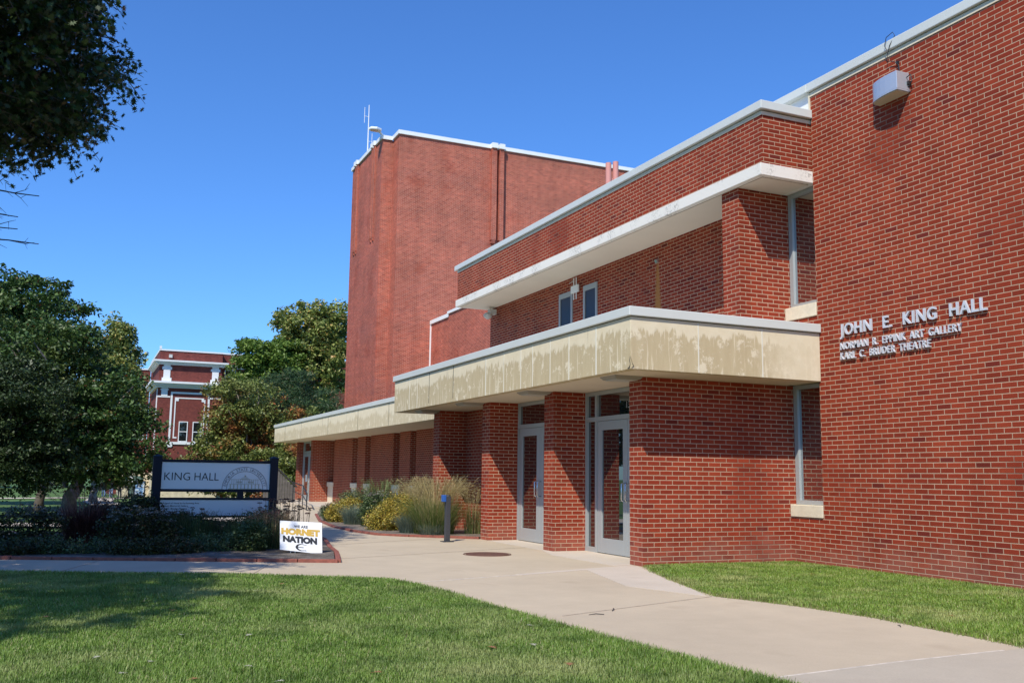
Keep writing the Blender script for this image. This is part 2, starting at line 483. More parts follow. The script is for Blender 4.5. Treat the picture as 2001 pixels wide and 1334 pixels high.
def text_geo(s, size=1.0, extrude=0.0, offset=0.0, spacing=1.0, word=1.0, shear=0.0):
    cu = bpy.data.curves.new('t', 'FONT')
    cu.body = s; cu.size = size; cu.extrude = extrude; cu.offset = offset
    cu.space_character = spacing; cu.space_word = word; cu.shear = shear
    cu.resolution_u = 3
    o = bpy.data.objects.new('t', cu); COL.objects.link(o)
    dg = bpy.context.evaluated_depsgraph_get()
    me = bpy.data.meshes.new_from_object(o.evaluated_get(dg))
    V = np.array([v.co[:] for v in me.vertices]); F = [tuple(p.vertices) for p in me.polygons]
    bpy.data.objects.remove(o); bpy.data.curves.remove(cu); bpy.data.meshes.remove(me)
    return V, F

def islands(V, F):
    key = {}; rep = []
    for i, v in enumerate(V):
        k = tuple(np.round(v, 5)); rep.append(key.setdefault(k, i))
    par = list(range(len(V)))
    def find(a):
        while par[a] != a: par[a] = par[par[a]]; a = par[a]
        return a
    for f in F:
        for i in f[1:]: par[find(rep[i])] = find(rep[f[0]])
    g = {}
    for f in F: g.setdefault(find(rep[f[0]]), []).append(f)
    out = []
    for fs in g.values():
        ids = sorted({i for f in fs for i in f}); mp = {a: b for b, a in enumerate(ids)}
        out.append((V[ids], [tuple(mp[i] for i in f) for f in fs]))
    return sorted(out, key=lambda q: q[0][:, 0].min())

def S(t):
    t = np.clip(t, 0, 1); return t*t*(3-2*t)
def hgt(x, y):
    return -1.3*S((np.asarray(y, float)-21.0)/50.0)

# ------------------------------------------------------------------ ground
xs = np.unique(np.concatenate((np.linspace(-700, -60, 9), np.linspace(-60, 60, 61), np.linspace(60, 700, 9))))
ys = np.unique(np.concatenate((np.linspace(-300, -20, 6), np.linspace(-20, 130, 101), np.linspace(130, 1500, 12))))
gx, gy = np.meshgrid(xs, ys)
gz = hgt(gx, gy) - 0.03
V = np.stack((gx.ravel(), gy.ravel(), gz.ravel()), 1)
nx, ny = len(xs), len(ys)
ii, jj = np.meshgrid(np.arange(nx-1), np.arange(ny-1))
a = (jj*nx+ii).ravel()
idx = np.stack((a, a+1, a+1+nx, a+nx), 1).ravel()
g = np_mesh('ground', V, np.full(len(a), 4), M_TERR, idx=idx)
tag(g, kind='structure')

LAWN = [(-14, 19.79), (-14, -6), (4.7, -6), (4.62, 2.0), (4.38, 5.29), (4.24, 6.49), (4.15, 7.6), (4.02, 9.58), (4.0, 10.6), (3.92, 11.4), (3.74, 12.2), (3.3, 12.62), (2.82, 12.85), (1.93, 13.42), (-0.87, 14.54)]
RLAWN = [(7.98, 12.74), (7.62, 11.9), (7.3, 11.0), (6.98, 10.0), (6.8, 9.36), (7.02, 8.75), (7.15, 8.3), (7.28, 7.4), (7.24, 6.2), (7.15, 5.0), (7.05, 2.0), (7.05, -5.9), (10.9, -5.9), (10.9, 12.8), (8.0, 12.82)]
LBED = [(-14, 22.05), (3.67, 14.80), (4.05, 16.4), (4.22, 17.6), (4.6, 19.6), (4.75, 21.4), (4.3, 22.3), (2.0, 22.5), (-3, 24.2), (-14, 28.5)]
RBED = [(7.97, 19.40), (7.42, 19.9), (6.75, 20.5), (6.24, 21.16), (6.05, 22.6), (6.05, 24.45), (6.4, 27.5), (7.3, 32.0), (8.6, 37.2), (9.1, 38.6), (10.9, 38.6), (10.9, 22.2), (8.8, 22.2), (8.8, 19.35)]

def poly(name, pts, z0, z1, mat):
    return tag(part(name, MB().prism(pts, z0, z1), mat), kind='structure')
def ccw(pts):
    a = sum(x0*y1-x1*y0 for (x0, y0), (x1, y1) in zip(pts, pts[1:]+pts[:1]))
    return pts if a > 0 else pts[::-1]
# tan concrete: the forecourt and the path that runs off to the left
poly('pavement', ccw([(-14.2, -6), (7.1, -6), (10.86, -6), (10.86, 23), (8.6, 23), (-14.2, 23)]), -0.3, 0.0, M_PAVE)
poly('walkway', ccw([(4.15, 23.0), (9.0, 23.0), (9.3, 39), (9.3, 50.5), (8.3, 50.5), (7.6, 40), (6.2, 32), (5.2, 26)]), -1.2, 0.004, M_PAVE)
poly('landing', ccw([(9.0, 38.2), (10.9, 38.2), (10.9, 50.6), (9.0, 50.6)]), -1.4, 0.06, M_PAVE2)
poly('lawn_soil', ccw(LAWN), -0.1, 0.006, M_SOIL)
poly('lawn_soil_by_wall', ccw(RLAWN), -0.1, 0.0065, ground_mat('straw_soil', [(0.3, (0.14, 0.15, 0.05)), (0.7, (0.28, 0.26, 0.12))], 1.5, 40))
M_SHADE_MULCH = ground_mat('shaded_mulch', [(0.3, (0.035, 0.028, 0.022)), (0.48, (0.11, 0.09, 0.07)), (0.66, (0.30, 0.26, 0.225))], 3.0, 38.0, 0.03)  # darker copy of the mulch, with the left bed's shade put into its colour
poly('bed_soil', ccw(LBED), -0.1, 0.04, M_SHADE_MULCH)
poly('bed_soil_by_wall', ccw(RBED), -0.1, 0.05, M_MULCH)
# joints and paler slabs of the forecourt
def strip(name, pts, w, z, mat):
    mb = MB()
    for (x0, y0), (x1, y1) in zip(pts, pts[1:]):
        d = Vector((x1-x0, y1-y0)); n = Vector((-d.y, d.x)).normalized()*w/2
        mb.prism(ccw([(x0-n.x, y0-n.y), (x1-n.x, y1-n.y), (x1+n.x, y1+n.y), (x0+n.x, y0+n.y)]), z-0.02, z)
    return tag(part(name, mb, mat), kind='structure')
M_PJ = plain('pale_joint', (0.56, 0.50, 0.42), 0.9, var=0.25, scale=9)
M_PJD = plain('grey_joint', (0.36, 0.295, 0.225), 0.9, var=0.2, scale=9)
strip('pavement_joint', [(4.03, 11.79), (5.62, 12.25)], 0.03, 0.004, M_PJ)
strip('pavement_joint', [(5.62, 12.25), (6.9, 12.68), (7.9, 12.98)], 0.13, 0.005, M_PAVE2)
poly('pavement_slab', ccw([(6.9, 12.66), (7.93, 12.9), (7.6, 12.0), (7.28, 11.1), (6.95, 10.0), (6.72, 9.42), (6.35, 10.6)]), -0.1, 0.004, M_PAVE2)
poly('pavement_slab', ccw([(7.6, 13.05), (8.63, 13.2), (8.63, 18.9), (7.95, 18.9), (7.9, 16.2), (7.6, 15.2)]), -0.1, 0.0045, M_PAVE2)
strip('pavement_joint', [(4.40, 8.54), (6.75, 9.36)], 0.018, 0.004, M_PJD)
strip('pavement_joint', [(4.47, 5.45), (5.7, 5.58), (6.92, 5.65)], 0.022, 0.004, M_PJ)
poly('pavement_slab', ccw([(4.45, 5.44), (5.7, 5.57), (7.2, 5.65), (7.05, 2.0), (7.05, -5.9), (4.68, -5.9), (4.6, 2.0)]), -0.1, 0.003, pave_mat('grey_concrete', (0.41, 0.355, 0.275), (0.475, 0.415, 0.325)))
strip('pavement_joint', [(3.9, 15.4), (7.9, 16.9)], 0.016, 0.004, M_PJD)
strip('pavement_joint', [(4.3, 18.3), (7.2, 19.8)], 0.016, 0.004, M_PJD)
for k in range(6):
    x = 2.2-2.4*k; yb = 13.35-0.41*(x-1.93)
    strip('pavement_joint', [(x, yb+0.1), (x+0.55, yb+1.75)], 0.014, 0.004, M_PJD)
# the sunlit path behind the left bed and a far path
def draped(name, pts, w, mat, n=24):
    V = []; F = []
    P = [Vector((*p, 0)) for p in pts]
    q = []
    for a_, b_ in zip(P, P[1:]):
        for k in range(n): q.append(a_.lerp(b_, k/n))
    q.append(P[-1])
    for i, p in enumerate(q):
        d = (q[min(i+1, len(q)-1)]-q[max(i-1, 0)]).normalized(); s_ = Vector((-d.y, d.x, 0))*w/2
        for e in (p-s_, p+s_): V.append((e.x, e.y, float(hgt(e.x, e.y))+0.03))
    F = [(2*i, 2*i+2, 2*i+3, 2*i+1) for i in range(len(q)-1)]
    mb = MB(); mb.add(V, F)
    return tag(part(name, mb, mat), kind='structure')
draped('path', [(5.3, 24.6), (3.0, 26.2), (-4, 29.5), (-30, 40)], 2.6, M_PAVE2)
draped('path', [(5.0, 104.5), (2.2, 104), (1.6, 92), (3.2, 70), (3.6, 55), (4.4, 40), (5.4, 28)], 2.4, M_PAVE2)
draped('path', [(1.0, 106), (-12, 100), (-40, 96)], 3.0, M_PAVE2)

# ------------------------------------------------------------------ King Hall: one long building
B = thing('university_hall', 'long red brick hall with cream concrete canopies and a tall windowless brick tower', 'building', (10.86, 12.0, 0))

# right block with the lettering
gw = part('gallery_wall', MB().box(10.86, 24, -6, 12.03, -0.4, 7.765), M_BRICK, B)
part('coping', MB().box(10.80, 11.3, -6.05, 12.06, 7.85, 8.0).box(10.80, 11.3, 12.06, 24, 7.85, 8.0), M_COPING, gw, bevel=0.012)
part('trim_band', MB().box(10.845, 11.2, -6, 12.03, 7.765, 7.835), M_STONE, gw)
part('shadow_gap', MB().box(10.87, 11.2, -6, 12.0, 7.835, 7.85), M_GAP, gw)
part('parapet_siding', MB().box(10.90, 11.15, 12.06, 24, 7.4, 7.848), M_WHITE, gw)
part('corner_trim', MB().box(10.84, 10.90, 12.032, 12.062, 7.44, 7.845), M_STONE, gw)
part('roof', MB().box(11.3, 24, -6, 12.03, 7.7655, 7.80), M_ROOF, gw)

# slot windows beside the end wall (recessed glass)
part('sill_wall', MB().box(10.86, 11.3, 12.032, 12.785, -0.4, 0.745), M_BRICK, B)
part('sill_wall', MB().box(10.86, 11.3, 12.032, 12.785, 3.6, 4.02), M_BRICK, B)
def slot_window(z0, z1, sill):
    mb = MB()
    x = 10.96
    mb.box(x, x+0.10, 12.69, 12.784, z0, z1).box(x, x+0.10, 12.034, 12.09, z0, z1)
    mb.box(x, x+0.10, 12.09, 12.69, z0, z0+0.07).box(x, x+0.10, 12.09, 12.69, z1-0.07, z1)
    w = part('slot_window', mb, M_ALU, B, bevel=0.004)
    part('pane', MB().box(x+0.045, x+0.06, 12.09, 12.69, z0+0.07, z1-0.07), M_SGLASS, w)
    part('sill', MB().box(10.835, 11.1, 12.035, 12.784, sill, z0-0.002), M_STONE, w, bevel=0.008)
slot_window(0.945, 2.925, 0.747)
slot_window(4.245, 6.255, 4.022)

# entrance: end wall, piers, recessed wall
part('end_wall', MB().box(7.97, 11.0, 12.787, 13.18, -0.3, 2.925), M_BRICK, B)
part('pier', MB().box(7.97, 8.72, 15.87, 16.27, -0.3, 2.925), M_BRICK, B)
part('pier', MB().box(7.97, 8.70, 18.93, 19.35, -0.3, 2.925), M_BRICK, B)
part('pier', MB().box(7.97, 10.9, 22.10, 22.52, -0.3, 2.925), M_BRICK, B)
part('recess_wall', MB().box(8.68, 9.0, 19.352, 22.098, -0.3, 2.924), M_BRICK, B)
part('upper_pier', MB().box(9.90, 11.0, 12.787, 13.24, 3.5, 6.255), M_BRICK, B)
part('upper_wall', MB().box(10.86, 18.0, 13.242, 25.87, 2.95, 7.0), M_RBRICK, B)

# storefront doors
def storefront(y0, y1, leafs, sidelight):
    x = 8.63
    zt, zh = 2.37, 2.45
    mb = MB()
    mb.box(x, x+0.10, y1-0.06, y1, 0, 2.92).box(x, x+0.10, y0, y0+0.06, 0, 2.92)
    mb.box(x, x+0.10, y0+0.06, y1-0.06, 2.85, 2.92)
    ml = leafs[0][1]
    mb.box(x-0.003, x+0.10, y0+0.06, y1-0.06, zt, zh)
    if sidelight:
        mb.box(x-0.002, x+0.10, sidelight[0]-0.06, sidelight[0], 0, 2.85)
        mb.box(x, x+0.10, sidelight[0], sidelight[1], 0, 0.09)
    d = part('storefront', mb, M_ALU, B, bevel=0.003)
    mb = MB().box(x+0.045, x+0.055, y0+0.06, y1-0.06, zh, 2.85)
    if sidelight: mb.box(x+0.045, x+0.055, sidelight[0], sidelight[1], 0.09, zt)
    part('pane', mb, M_GLASS, d)
    for (a_, b_, hs) in leafs:
        xs_ = x+0.012
        mb = MB()
        sw = 0.155
        mb.box(xs_, xs_+0.06, a_, a_+sw, 0.012, zt-0.006).box(xs_, xs_+0.06, b_-sw, b_, 0.012, zt-0.006)
        mb.box(xs_, xs_+0.06, a_+sw, b_-sw, 0.012, 0.27).box(xs_, xs_+0.06, a_+sw, b_-sw, 2.2, zt-0.006)
        lf = part('door', mb, M_ALU, B, bevel=0.004)
        part('pane', MB().box(xs_+0.025, xs_+0.035, a_+sw, b_-sw, 0.27, 2.2), M_GLASS, lf)
        yy = (a_+0.06) if hs < 0 else (b_-0.06)
        part('handle', MB().tube([(xs_, yy, 1.25), (xs_-0.07, yy, 1.25), (xs_-0.085, yy, 1.23), (xs_-0.085, yy, 0.97), (xs_-0.07, yy, 0.95), (xs_, yy, 0.95)], 0.014, 8), M_STEEL, lf, smooth=True)
    return d
d1 = storefront(13.182, 15.868, [(14.36, 15.42, -1), (13.50, 14.352, 1)], (15.49, 15.80))
storefront(16.272, 18.928, [(17.84, 18.86, -1), (16.80, 17.83, 1)], None)
# house number on the transom glass
Vt, Ft = text_geo('13', 0.17, 0.002)
Vt = np.array([(8.672-v[2], 14.47-v[0], 2.56+v[1]) for v in Vt])
part('house_number', MB().add(Vt, Ft), plain('grey_numerals', (0.30, 0.31, 0.32), 0.5), d1)

# lower canopy
cn = part('canopy', MB().box(7.28, 10.857, 11.99, 23.65, 2.93, 3.71).box(10.857, 11.2, 12.034, 12.78, 2.935, 3.70), M_FASCIA, B, bevel=0.006)
part('soffit', MB().box(7.42, 10.85, 12.10, 23.55, 2.926, 2.932), M_SOFFIT, cn)
part('coping', MB().box(7.235, 10.857, 11.945, 23.70, 3.722, 3.862), M_COPING, cn, bevel=0.01)
part('shadow_gap', MB().box(7.30, 10.85, 12.01, 23.63, 3.709, 3.723), M_GAP, cn)
mb = MB()
for y in (13.03, 13.95, 14.65, 15.36, 15.86, 16.64, 17.54, 21.82, 22.42):
    w = 0.011 if y not in (13.03, 17.54) else 0.018
    part('caulk_joint', MB().box(7.277, 7.285, y-w, y+w, 2.936, 3.705), M_JOINT, cn)
for x in (8.48, 9.69): part('caulk_joint', MB().box(x-0.010, x+0.010, 11.987, 11.995, 2.936, 3.705), M_JOINT, cn)
mb = MB()
for y in (19.38, 20.96): part('dark_joint', MB().box(7.277, 7.285, y-0.012, y+0.012, 3.0, 3.705), M_DJOINT, cn)
mb = MB()
pts = [(7.276, 12.0, 3.12), (7.276, 12.012, 3.05), (7.277, 11.998, 3.0), (7.276, 12.02, 2.955), (7.276, 12.07, 2.945)]
mb.tube(pts, [0.002, 0.006, 0.004, 0.009, 0.004], 5)
mb.tube([(7.28, 11.986, 3.10), (7.30, 11.986, 3.02), (7.33, 11.986, 2.97), (7.29, 11.986, 2.945)], [0.002, 0.003, 0.006, 0.003], 5)
part('crack', mb, M_GAP, cn)
part('roof', MB().box(7.5, 10.855, 12.3, 23.4, 3.70, 3.80), M_ROOF, cn)

# upper slab and brick band over it
us = part('upper_slab', MB().box(9.785, 11.2, 12.034, 26.0, 6.264, 6.464), M_SLAB, B, bevel=0.006)
part('soffit', MB().box(9.90, 10.855, 12.14, 25.9, 6.26, 6.266), M_USOFFIT, us)
part('groove', MB().box(9.895, 9.905, 12.135, 25.9, 6.258, 6.2665).box(9.905, 10.85, 12.135, 12.145, 6.258, 6.2665), M_GROOVE, us)
ub = part('upper_band', MB().box(9.85, 11.3, 12.07, 26.02, 6.464, 7.30), M_BRICK, B)
part('trim_band', MB().box(9.838, 11.3, 12.055, 26.03, 7.30, 7.362), M_STONE, ub)
part('shadow_gap', MB().box(9.86, 11.2, 12.08, 26.0, 7.362, 7.38), M_GAP, ub)
part('coping', MB().box(9.785, 10.857, 11.99, 26.16, 7.38, 7.525).box(10.857, 11.2, 12.04, 26.16, 7.385, 7.52), M_COPING, ub, bevel=0.01)
part('roof', MB().box(10.86, 18.2, 13.0, 25.9, 7.0, 7.30), M_ROOF, B)

# upper windows
def upper_window(y0, y1, z0, z1):
    mb = MB(); f = 0.075; x = 10.828
    mb.box(x, 10.862, y0, y0+f, z0, z1).box(x, 10.862, y1-f, y1, z0, z1).box(x, 10.862, y0+f, y1-f, z1-0.13, z1).box(x, 10.862, y0+f, y1-f, z0, z0+f)
    w = part('window', mb, M_ALU, B, bevel=0.004)
    part('pane', MB().box(10.850, 10.861, y0+f, y1-f, z0+f, z1-0.13), M_BGLASS, w)
upper_window(19.36, 20.03, 4.05, 5.93)
upper_window(20.61, 21.33, 4.05, 5.93)
part('drain_spout', MB().tube([(10.87, 16.76, 5.9), (10.80, 16.76, 5.88)], 0.045, 10), M_STEEL, B)

# auditorium flank and tower behind
aw = part('auditorium_wall', MB().box(18.3, 30, 25.9, 49.68, -1.4, 10.33).box(18.42, 30, 49.682, 52.98, -1.4, 10.20), M_TBRICK, B)
part('coping', MB().box(18.22, 18.9, 25.9, 49.72, 10.33, 10.48).box(18.34, 18.9, 49.73, 52.97, 10.2, 10.42), M_TCOP, aw)
part('flashing', MB().box(18.36, 18.42, 52.90, 52.99, 3.8, 10.2), M_WHITE, aw)
part('roof', MB().box(18.9, 30, 25.9, 52.9, 10.21, 10.36), M_ROOF, aw)
tw = part('tower', MB().box(16.15, 35, 53.0, 60.3, -1.6, 21.62).box(15.45, 16.15, 54.25, 61.2, -1.6, 21.55), M_TBRICK, B)
TZ = 21.62
cp = MB()
cp.box(16.05, 22.06, 52.9, 53.35, TZ, TZ+0.24).box(22.9, 35.1, 52.9, 53.35, TZ, TZ+0.24)
cp.box(22.44, 22.56, 52.9, 53.35, TZ, TZ+0.24)
cp.box(22.05, 22.43, 52.62, 53.33, TZ-0.02, TZ+0.30).box(22.57, 22.91, 52.62, 53.33, TZ-0.02, TZ+0.30)
cp.box(16.05, 16.3, 53.35, 54.2, TZ, TZ+0.235)
cp.box(15.35, 16.10, 54.15, 54.5, TZ-0.03, TZ+0.21).box(15.35, 15.7, 54.5, 55.5, TZ-0.03, TZ+0.20)
cp.box(15.24, 15.7, 55.5, 55.78, TZ-0.03, TZ+0.26).box(15.24, 15.7, 56.0, 56.28, TZ-0.03, TZ+0.26)
cp.box(15.35, 15.7, 56.28, 59.6, TZ-0.03, TZ+0.20)
cp.box(15.24, 15.7, 59.55, 59.83, TZ-0.03, TZ+0.26).box(15.24, 15.7, 60.0, 60.28, TZ-0.03, TZ+0.26)
cp.box(15.35, 15.7, 60.28, 61.28, TZ-0.03, TZ+0.20)
part('coping', cp, M_TCOP, tw)
part('roof', MB().box(16.3, 35, 53.35, 60.2, TZ, TZ+0.06).box(15.7, 16.3, 54.5, 60.5, TZ-0.07, TZ+0.03), M_ROOF, tw)
for (x0, x1) in ((22.08, 22.41), (22.59, 22.89)):
    part('brick_strip', MB().box(x0, x1, 52.72, 53.0, 15.75, TZ-0.02).prismx([(52.78, 15.55), (53.0, 15.55), (53.0, 15.75), (52.72, 15.75)][::-1], x0+0.05, x1-0.05), M_TBRICK, tw)
for (y0, y1) in ((55.53, 55.76), (56.02, 56.25), (59.58, 59.8), (60.02, 60.25)):
    part('brick_strip', MB().box(15.33, 15.45, y0, y1, 15.75, TZ-0.03).prismy([(15.39, 15.55), (15.45, 15.55), (15.45, 15.75), (15.33, 15.75)], y0+0.03, y1-0.03), M_TBRICK, tw)

# low far wing
XW = 10.75
segs = [(22.52, 32.2), (32.85, 34.1), (34.9, 38.0), (38.8, 40.0), (40.9, 44.15)]
mb = MB()
for a_, b_ in segs: mb.box(XW, 13, a_, b_, -1.4, 2.925)
fw_ = part('wing_wall', mb, M_BRICK, B)
for a_, b_ in ((32.2, 32.85), (34.1, 34.9), (38.0, 38.8), (40.0, 40.9), (44.15, 45.18)):
    f = MB().box(XW+0.28, XW+0.36, a_+0.001, b_-0.001, 1.0, 2.92)
    w = part('slot_window', MB().box(XW+0.24, XW+0.31, b_-0.16, b_-0.10, 0.98, 2.92).box(XW+0.24, XW+0.31, a_+0.001, a_+0.05, 0.98, 2.92).box(XW+0.238, XW+0.31, a_+0.05, b_-0.16, 1.62, 1.69), M_ALU, B)
    part('pane', f, M_GLASS, w)
    part('sill', MB().box(XW-0.05, XW+0.32, a_-0.10, b_+0.0005, 0.78, 0.978).box(XW+0.0, XW+0.3, a_+0.001, b_-0.002, -0.4, 0.78), M_STONE, w, bevel=0.006)
part('bay_pier', MB().box(9.98, 12, 45.2, 45.62, -1.4, 2.925), M_BRICK, B)
part('bay_pier', MB().box(9.98, 11.2, 48.35, 48.9, -1.4, 2.925), M_BRICK, B)
part('bay_pier', MB().box(10.6, 13, 48.92, 50.0, -1.4, 2.92), M_BRICK, B)
x = 10.20
d3 = part('storefront', MB().box(x, x+0.1, 48.26, 48.345, 0.06, 2.92).box(x, x+0.1, 45.625, 45.7, 0.06, 2.92).box(x-0.002, x+0.1, 45.7, 48.26, 2.36, 2.46).box(x, x+0.1, 45.7, 48.26, 2.85, 2.92), M_ALU, B)
part('pane', MB().box(x+0.05, x+0.06, 45.7, 48.26, 2.46, 2.85), M_GLASS, d3)
for (a_, b_) in ((47.0, 48.25), (45.71, 46.98)):
    lf = part('door', MB().box(x+.01, x+.07, a_, a_+.16, .07, 2.35).box(x+.01, x+.07, b_-.16, b_, .07, 2.35).box(x+.01, x+.07, a_+.16, b_-.16, .07, .32).box(x+.01, x+.07, a_+.16, b_-.16, 2.19, 2.35), M_ALU, B)
    part('pane', MB().box(x+.03, x+.04, a_+.16, b_-.16, .32, 2.19), M_GLASS, lf)
    yy = a_+0.08 if a_ > 46.5 else b_-0.08
    part('handle', MB().tube([(x+.01, yy, 1.3), (x-.09, yy, 1.3), (x-.09, yy, .98), (x+.01, yy, .98)], 0.02, 8), M_STEEL, lf)
fc = part('far_canopy', MB().box(9.1, 15.4, 23.66, 50.4, 2.93, 3.68), M_FASCIA2, B, bevel=0.006)
part('soffit', MB().box(9.2, 13, 23.68, 50.3, 2.926, 2.932), M_SOFFIT, fc)
part('coping', MB().box(9.055, 15.4, 23.72, 50.45, 3.69, 3.84), M_COPING, fc, bevel=0.01)
part('shadow_gap', MB().box(9.12, 15.4, 23.7, 50.38, 3.679, 3.691), M_GAP, fc)
mb = MB()
for y in (47.56, 43.82, 33.99, 30.15, 38.6): part('dark_joint', MB().box(9.097, 9.105, y-0.014, y+0.014, 2.94, 3.675), M_DJOINT, fc)

# ------------------------------------------------------------------ things fixed to the hall
M_LAMPB = plain('lamp_metal', (0.56, 0.60, 0.66), 0.35, metal=0.45)
M_LENS = plain('lamp_lens', (0.62, 0.55, 0.42), 0.3)
M_BLK = plain('black_plastic', (0.02, 0.02, 0.022), 0.5)
M_GREYP = plain('grey_plastic', (0.55, 0.55, 0.52), 0.5)
L = thing('wall_light', 'silver bow-fronted wall floodlight high on the brick wall above the lettering', 'light', (10.86, 10.2, 7.2))
arc = [(10.86, 9.92), (10.86, 10.52), (10.76, 10.52)]
for k in range(1, 9):
    t = k/8*math.pi/2
    arc.append((10.76-0.16*math.sin(t*1.12), 9.92+0.60*math.cos(t)))
arc2 = [(10.86-(10.86-x_)*0.93, 10.22+(y_-10.22)*0.95) for x_, y_ in arc]
part('housing', MB().prism(ccw(arc), 7.085, 7.36), M_LAMPB, L, bevel=0.008)
part('visor_rim', MB().prism(ccw([(10.858-(10.86-x_)*1.02, 10.22+(y_-10.22)*1.015) for x_, y_ in arc]), 7.065, 7.084), M_LAMPB, L)
part('lens', MB().prism(ccw(arc2), 7.055, 7.064), M_LENS, L)
part('wall_bracket', MB().box(10.80, 10.855, 9.885, 9.915, 7.17, 7.22).tube([(10.80, 9.915, 7.28), (10.80, 9.84, 7.30), (10.80, 9.82, 7.18), (10.80, 9.9, 7.12)], 0.008, 6), M_BLK, L)
cb = MB().tube([(10.84, 10.08, 7.36), (10.84, 10.09, 7.55), (10.83, 10.12, 7.60)], 0.010, 6)
cb.tube([(10.83, 10.12, 7.60), (10.82, 10.22, 7.66), (10.80, 10.28, 7.68), (10.79, 10.24, 7.80), (10.77, 10.28, 7.92), (10.77, 10.24, 8.04), (10.8, 10.14, 8.09), (10.82, 10.12, 8.03), (10.79, 10.2, 7.9), (10.79, 10.24, 7.80)], 0.006, 6)
cb.box(10.825, 10.86, 10.09, 10.13, 7.58, 7.62)
part('cable', cb, M_BLK, L)

M_LET = plain('letter_metal', (0.64, 0.66, 0.70), 0.4, metal=0.15)
def lettering(s, y0, y1, z0, cap, label, off, spc=1.0, wd=1.9):
    V_, F_ = text_geo(s, 1.0, 0.10, off, spc, wd)
    capn = V_[:, 1].max()
    sx = (y0-y1)/(V_[:, 0].max()-V_[:, 0].min()); mn = V_[:, 0].min()
    sz = cap/0.73
    o = thing('wall_lettering', label, 'lettering', (10.84, y0, z0))
    for v, f in islands(V_, F_):
        w = [(10.828-v_[2]*0.016/0.10, y0-(v_[0]-mn)*sx, z0+v_[1]*sz) for v_ in v]
        part('letter', MB().add(w, f), M_LET, o)
lettering('JOHN E. KING HALL', 11.49, 8.79, 3.612, 0.185, 'topmost and tallest row of raised silver letters on the right brick wall', 0.014, 1.12, 2.6)
lettering('NORMAN R. EPPINK ART GALLERY', 11.49, 9.20, 3.385, 0.115, 'middle row of small silver letters naming an art gallery on the brick wall', 0.004, 1.16)
lettering('KARL C. BRUDER THEATRE', 11.49, 9.74, 3.228, 0.115, 'lowest row of small silver letters naming a theatre on the brick wall', 0.004, 1.16)

for (y, lab) in ((13.0, 'square soffit light at the near corner of the canopy beside the end wall'), (16.2, 'square soffit light above the pier between the two door bays'), (19.5, 'square soffit light above the pier left of the far doors'), (22.3, 'farthest square soffit light near the left end of the canopy')):
    o = thing('soffit_light', lab, 'light', (7.72, y, 2.926), 'square lights under the canopy')
    part('housing', MB().add([(7.46, y-.25, 2.926), (7.98, y-.25, 2.926), (7.98, y+.25, 2.926), (7.46, y+.25, 2.926), (7.5, y-.2, 2.875), (7.94, y-.2, 2.875), (7.94, y+.2, 2.875), (7.5, y+.2, 2.875)], [(0,1,2,3),(4,7,6,5),(0,4,5,1),(1,5,6,2),(2,6,7,3),(3,7,4,0)]), plain('light_housing', (0.28, 0.25, 0.20), 0.6), o)
    part('lens', MB().box(7.53, 7.91, y-.17, y+.17, 2.862, 2.874), plain('light_lens', (0.55, 0.52, 0.45), 0.3), o)

o = thing('security_camera', 'small white dome camera under the left end of the upper slab', 'camera', (10.72, 25.6, 6.2))
part('bracket', MB().box(10.66, 10.86, 25.42, 25.62, 6.05, 6.2), M_GREYP, o)
part('dome', MB().tube([(10.62, 25.5, 6.05), (10.62, 25.5, 6.0), (10.62, 25.5, 5.95), (10.62, 25.5, 5.9)], [0.13, 0.14, 0.11, 0.03], 14), M_GREYP, o, smooth=True)
part('arm', MB().box(10.55, 10.70, 25.44, 25.58, 6.04, 6.09), M_GREYP, o)

o = thing('wall_antenna', 'small white panel antenna with four short rods between the upper windows', 'antenna', (10.8, 20.38, 5.9))
part('panel', MB().box(10.77, 10.815, 20.2, 20.57, 5.83, 6.01), M_WHITE, o, bevel=0.006)
for y in (20.31, 20.44):
    part('rod', MB().tube([(10.79, y, 6.01), (10.79, y, 6.2)], 0.014, 8), M_WHITE, o)
    part('rod', MB().tube([(10.79, y, 5.83), (10.79, y, 5.66)], 0.014, 8), M_WHITE, o)
part('bracket', MB().box(10.815, 10.862, 20.33, 20.43, 5.86, 5.98).tube([(10.79, 20.44, 6.1), (10.84, 20.6, 6.16), (10.85, 20.8, 6.13)], 0.008, 6), M_GREYP, o)

o = thing('rod_antenna', 'tall thin white rod antenna on the left corner of the tower roof', 'antenna', (15.55, 58.2, TZ))
part('mast', MB().tube([(15.6, 58.2, TZ), (15.6, 58.2, TZ+1.0), (15.6, 58.2, TZ+3.6)], [0.05, 0.04, 0.022], 8), M_WHITE, o)
part('dipole', MB().tube([(15.32, 58.2, TZ+2.35), (15.32, 58.2, TZ+3.4)], 0.016, 6).tube([(15.32, 58.2, TZ+2.8), (15.6, 58.2, TZ+2.8)], 0.014, 6), M_WHITE, o)
part('dipole', MB().tube([(15.86, 58.2, TZ+0.6), (15.86, 58.2, TZ+1.7)], 0.016, 6).tube([(15.86, 58.2, TZ+1.15), (15.6, 58.2, TZ+1.15)], 0.014, 6), M_WHITE, o)

o = thing('tower_floodlight', 'flat white floodlight head reaching out from the tower coping', 'light', (15.4, 54.3, TZ))
part('arm', MB().tube([(15.6, 54.5, TZ+0.17), (15.15, 54.1, TZ+0.42)], 0.07, 8), M_TCOP, o)
part('head', MB().prism(ccw([(15.25, 54.35), (15.3, 53.95), (14.95, 53.75), (14.6, 53.85), (14.52, 54.1), (14.7, 54.35)]), TZ+0.36, TZ+0.52), M_TCOP, o, bevel=0.04)
part('lens', MB().prism(ccw([(15.1, 54.25), (15.12, 54.0), (14.92, 53.85), (14.7, 53.93), (14.66, 54.1), (14.75, 54.25)]), TZ+0.345, TZ+0.358), M_LENS, o)

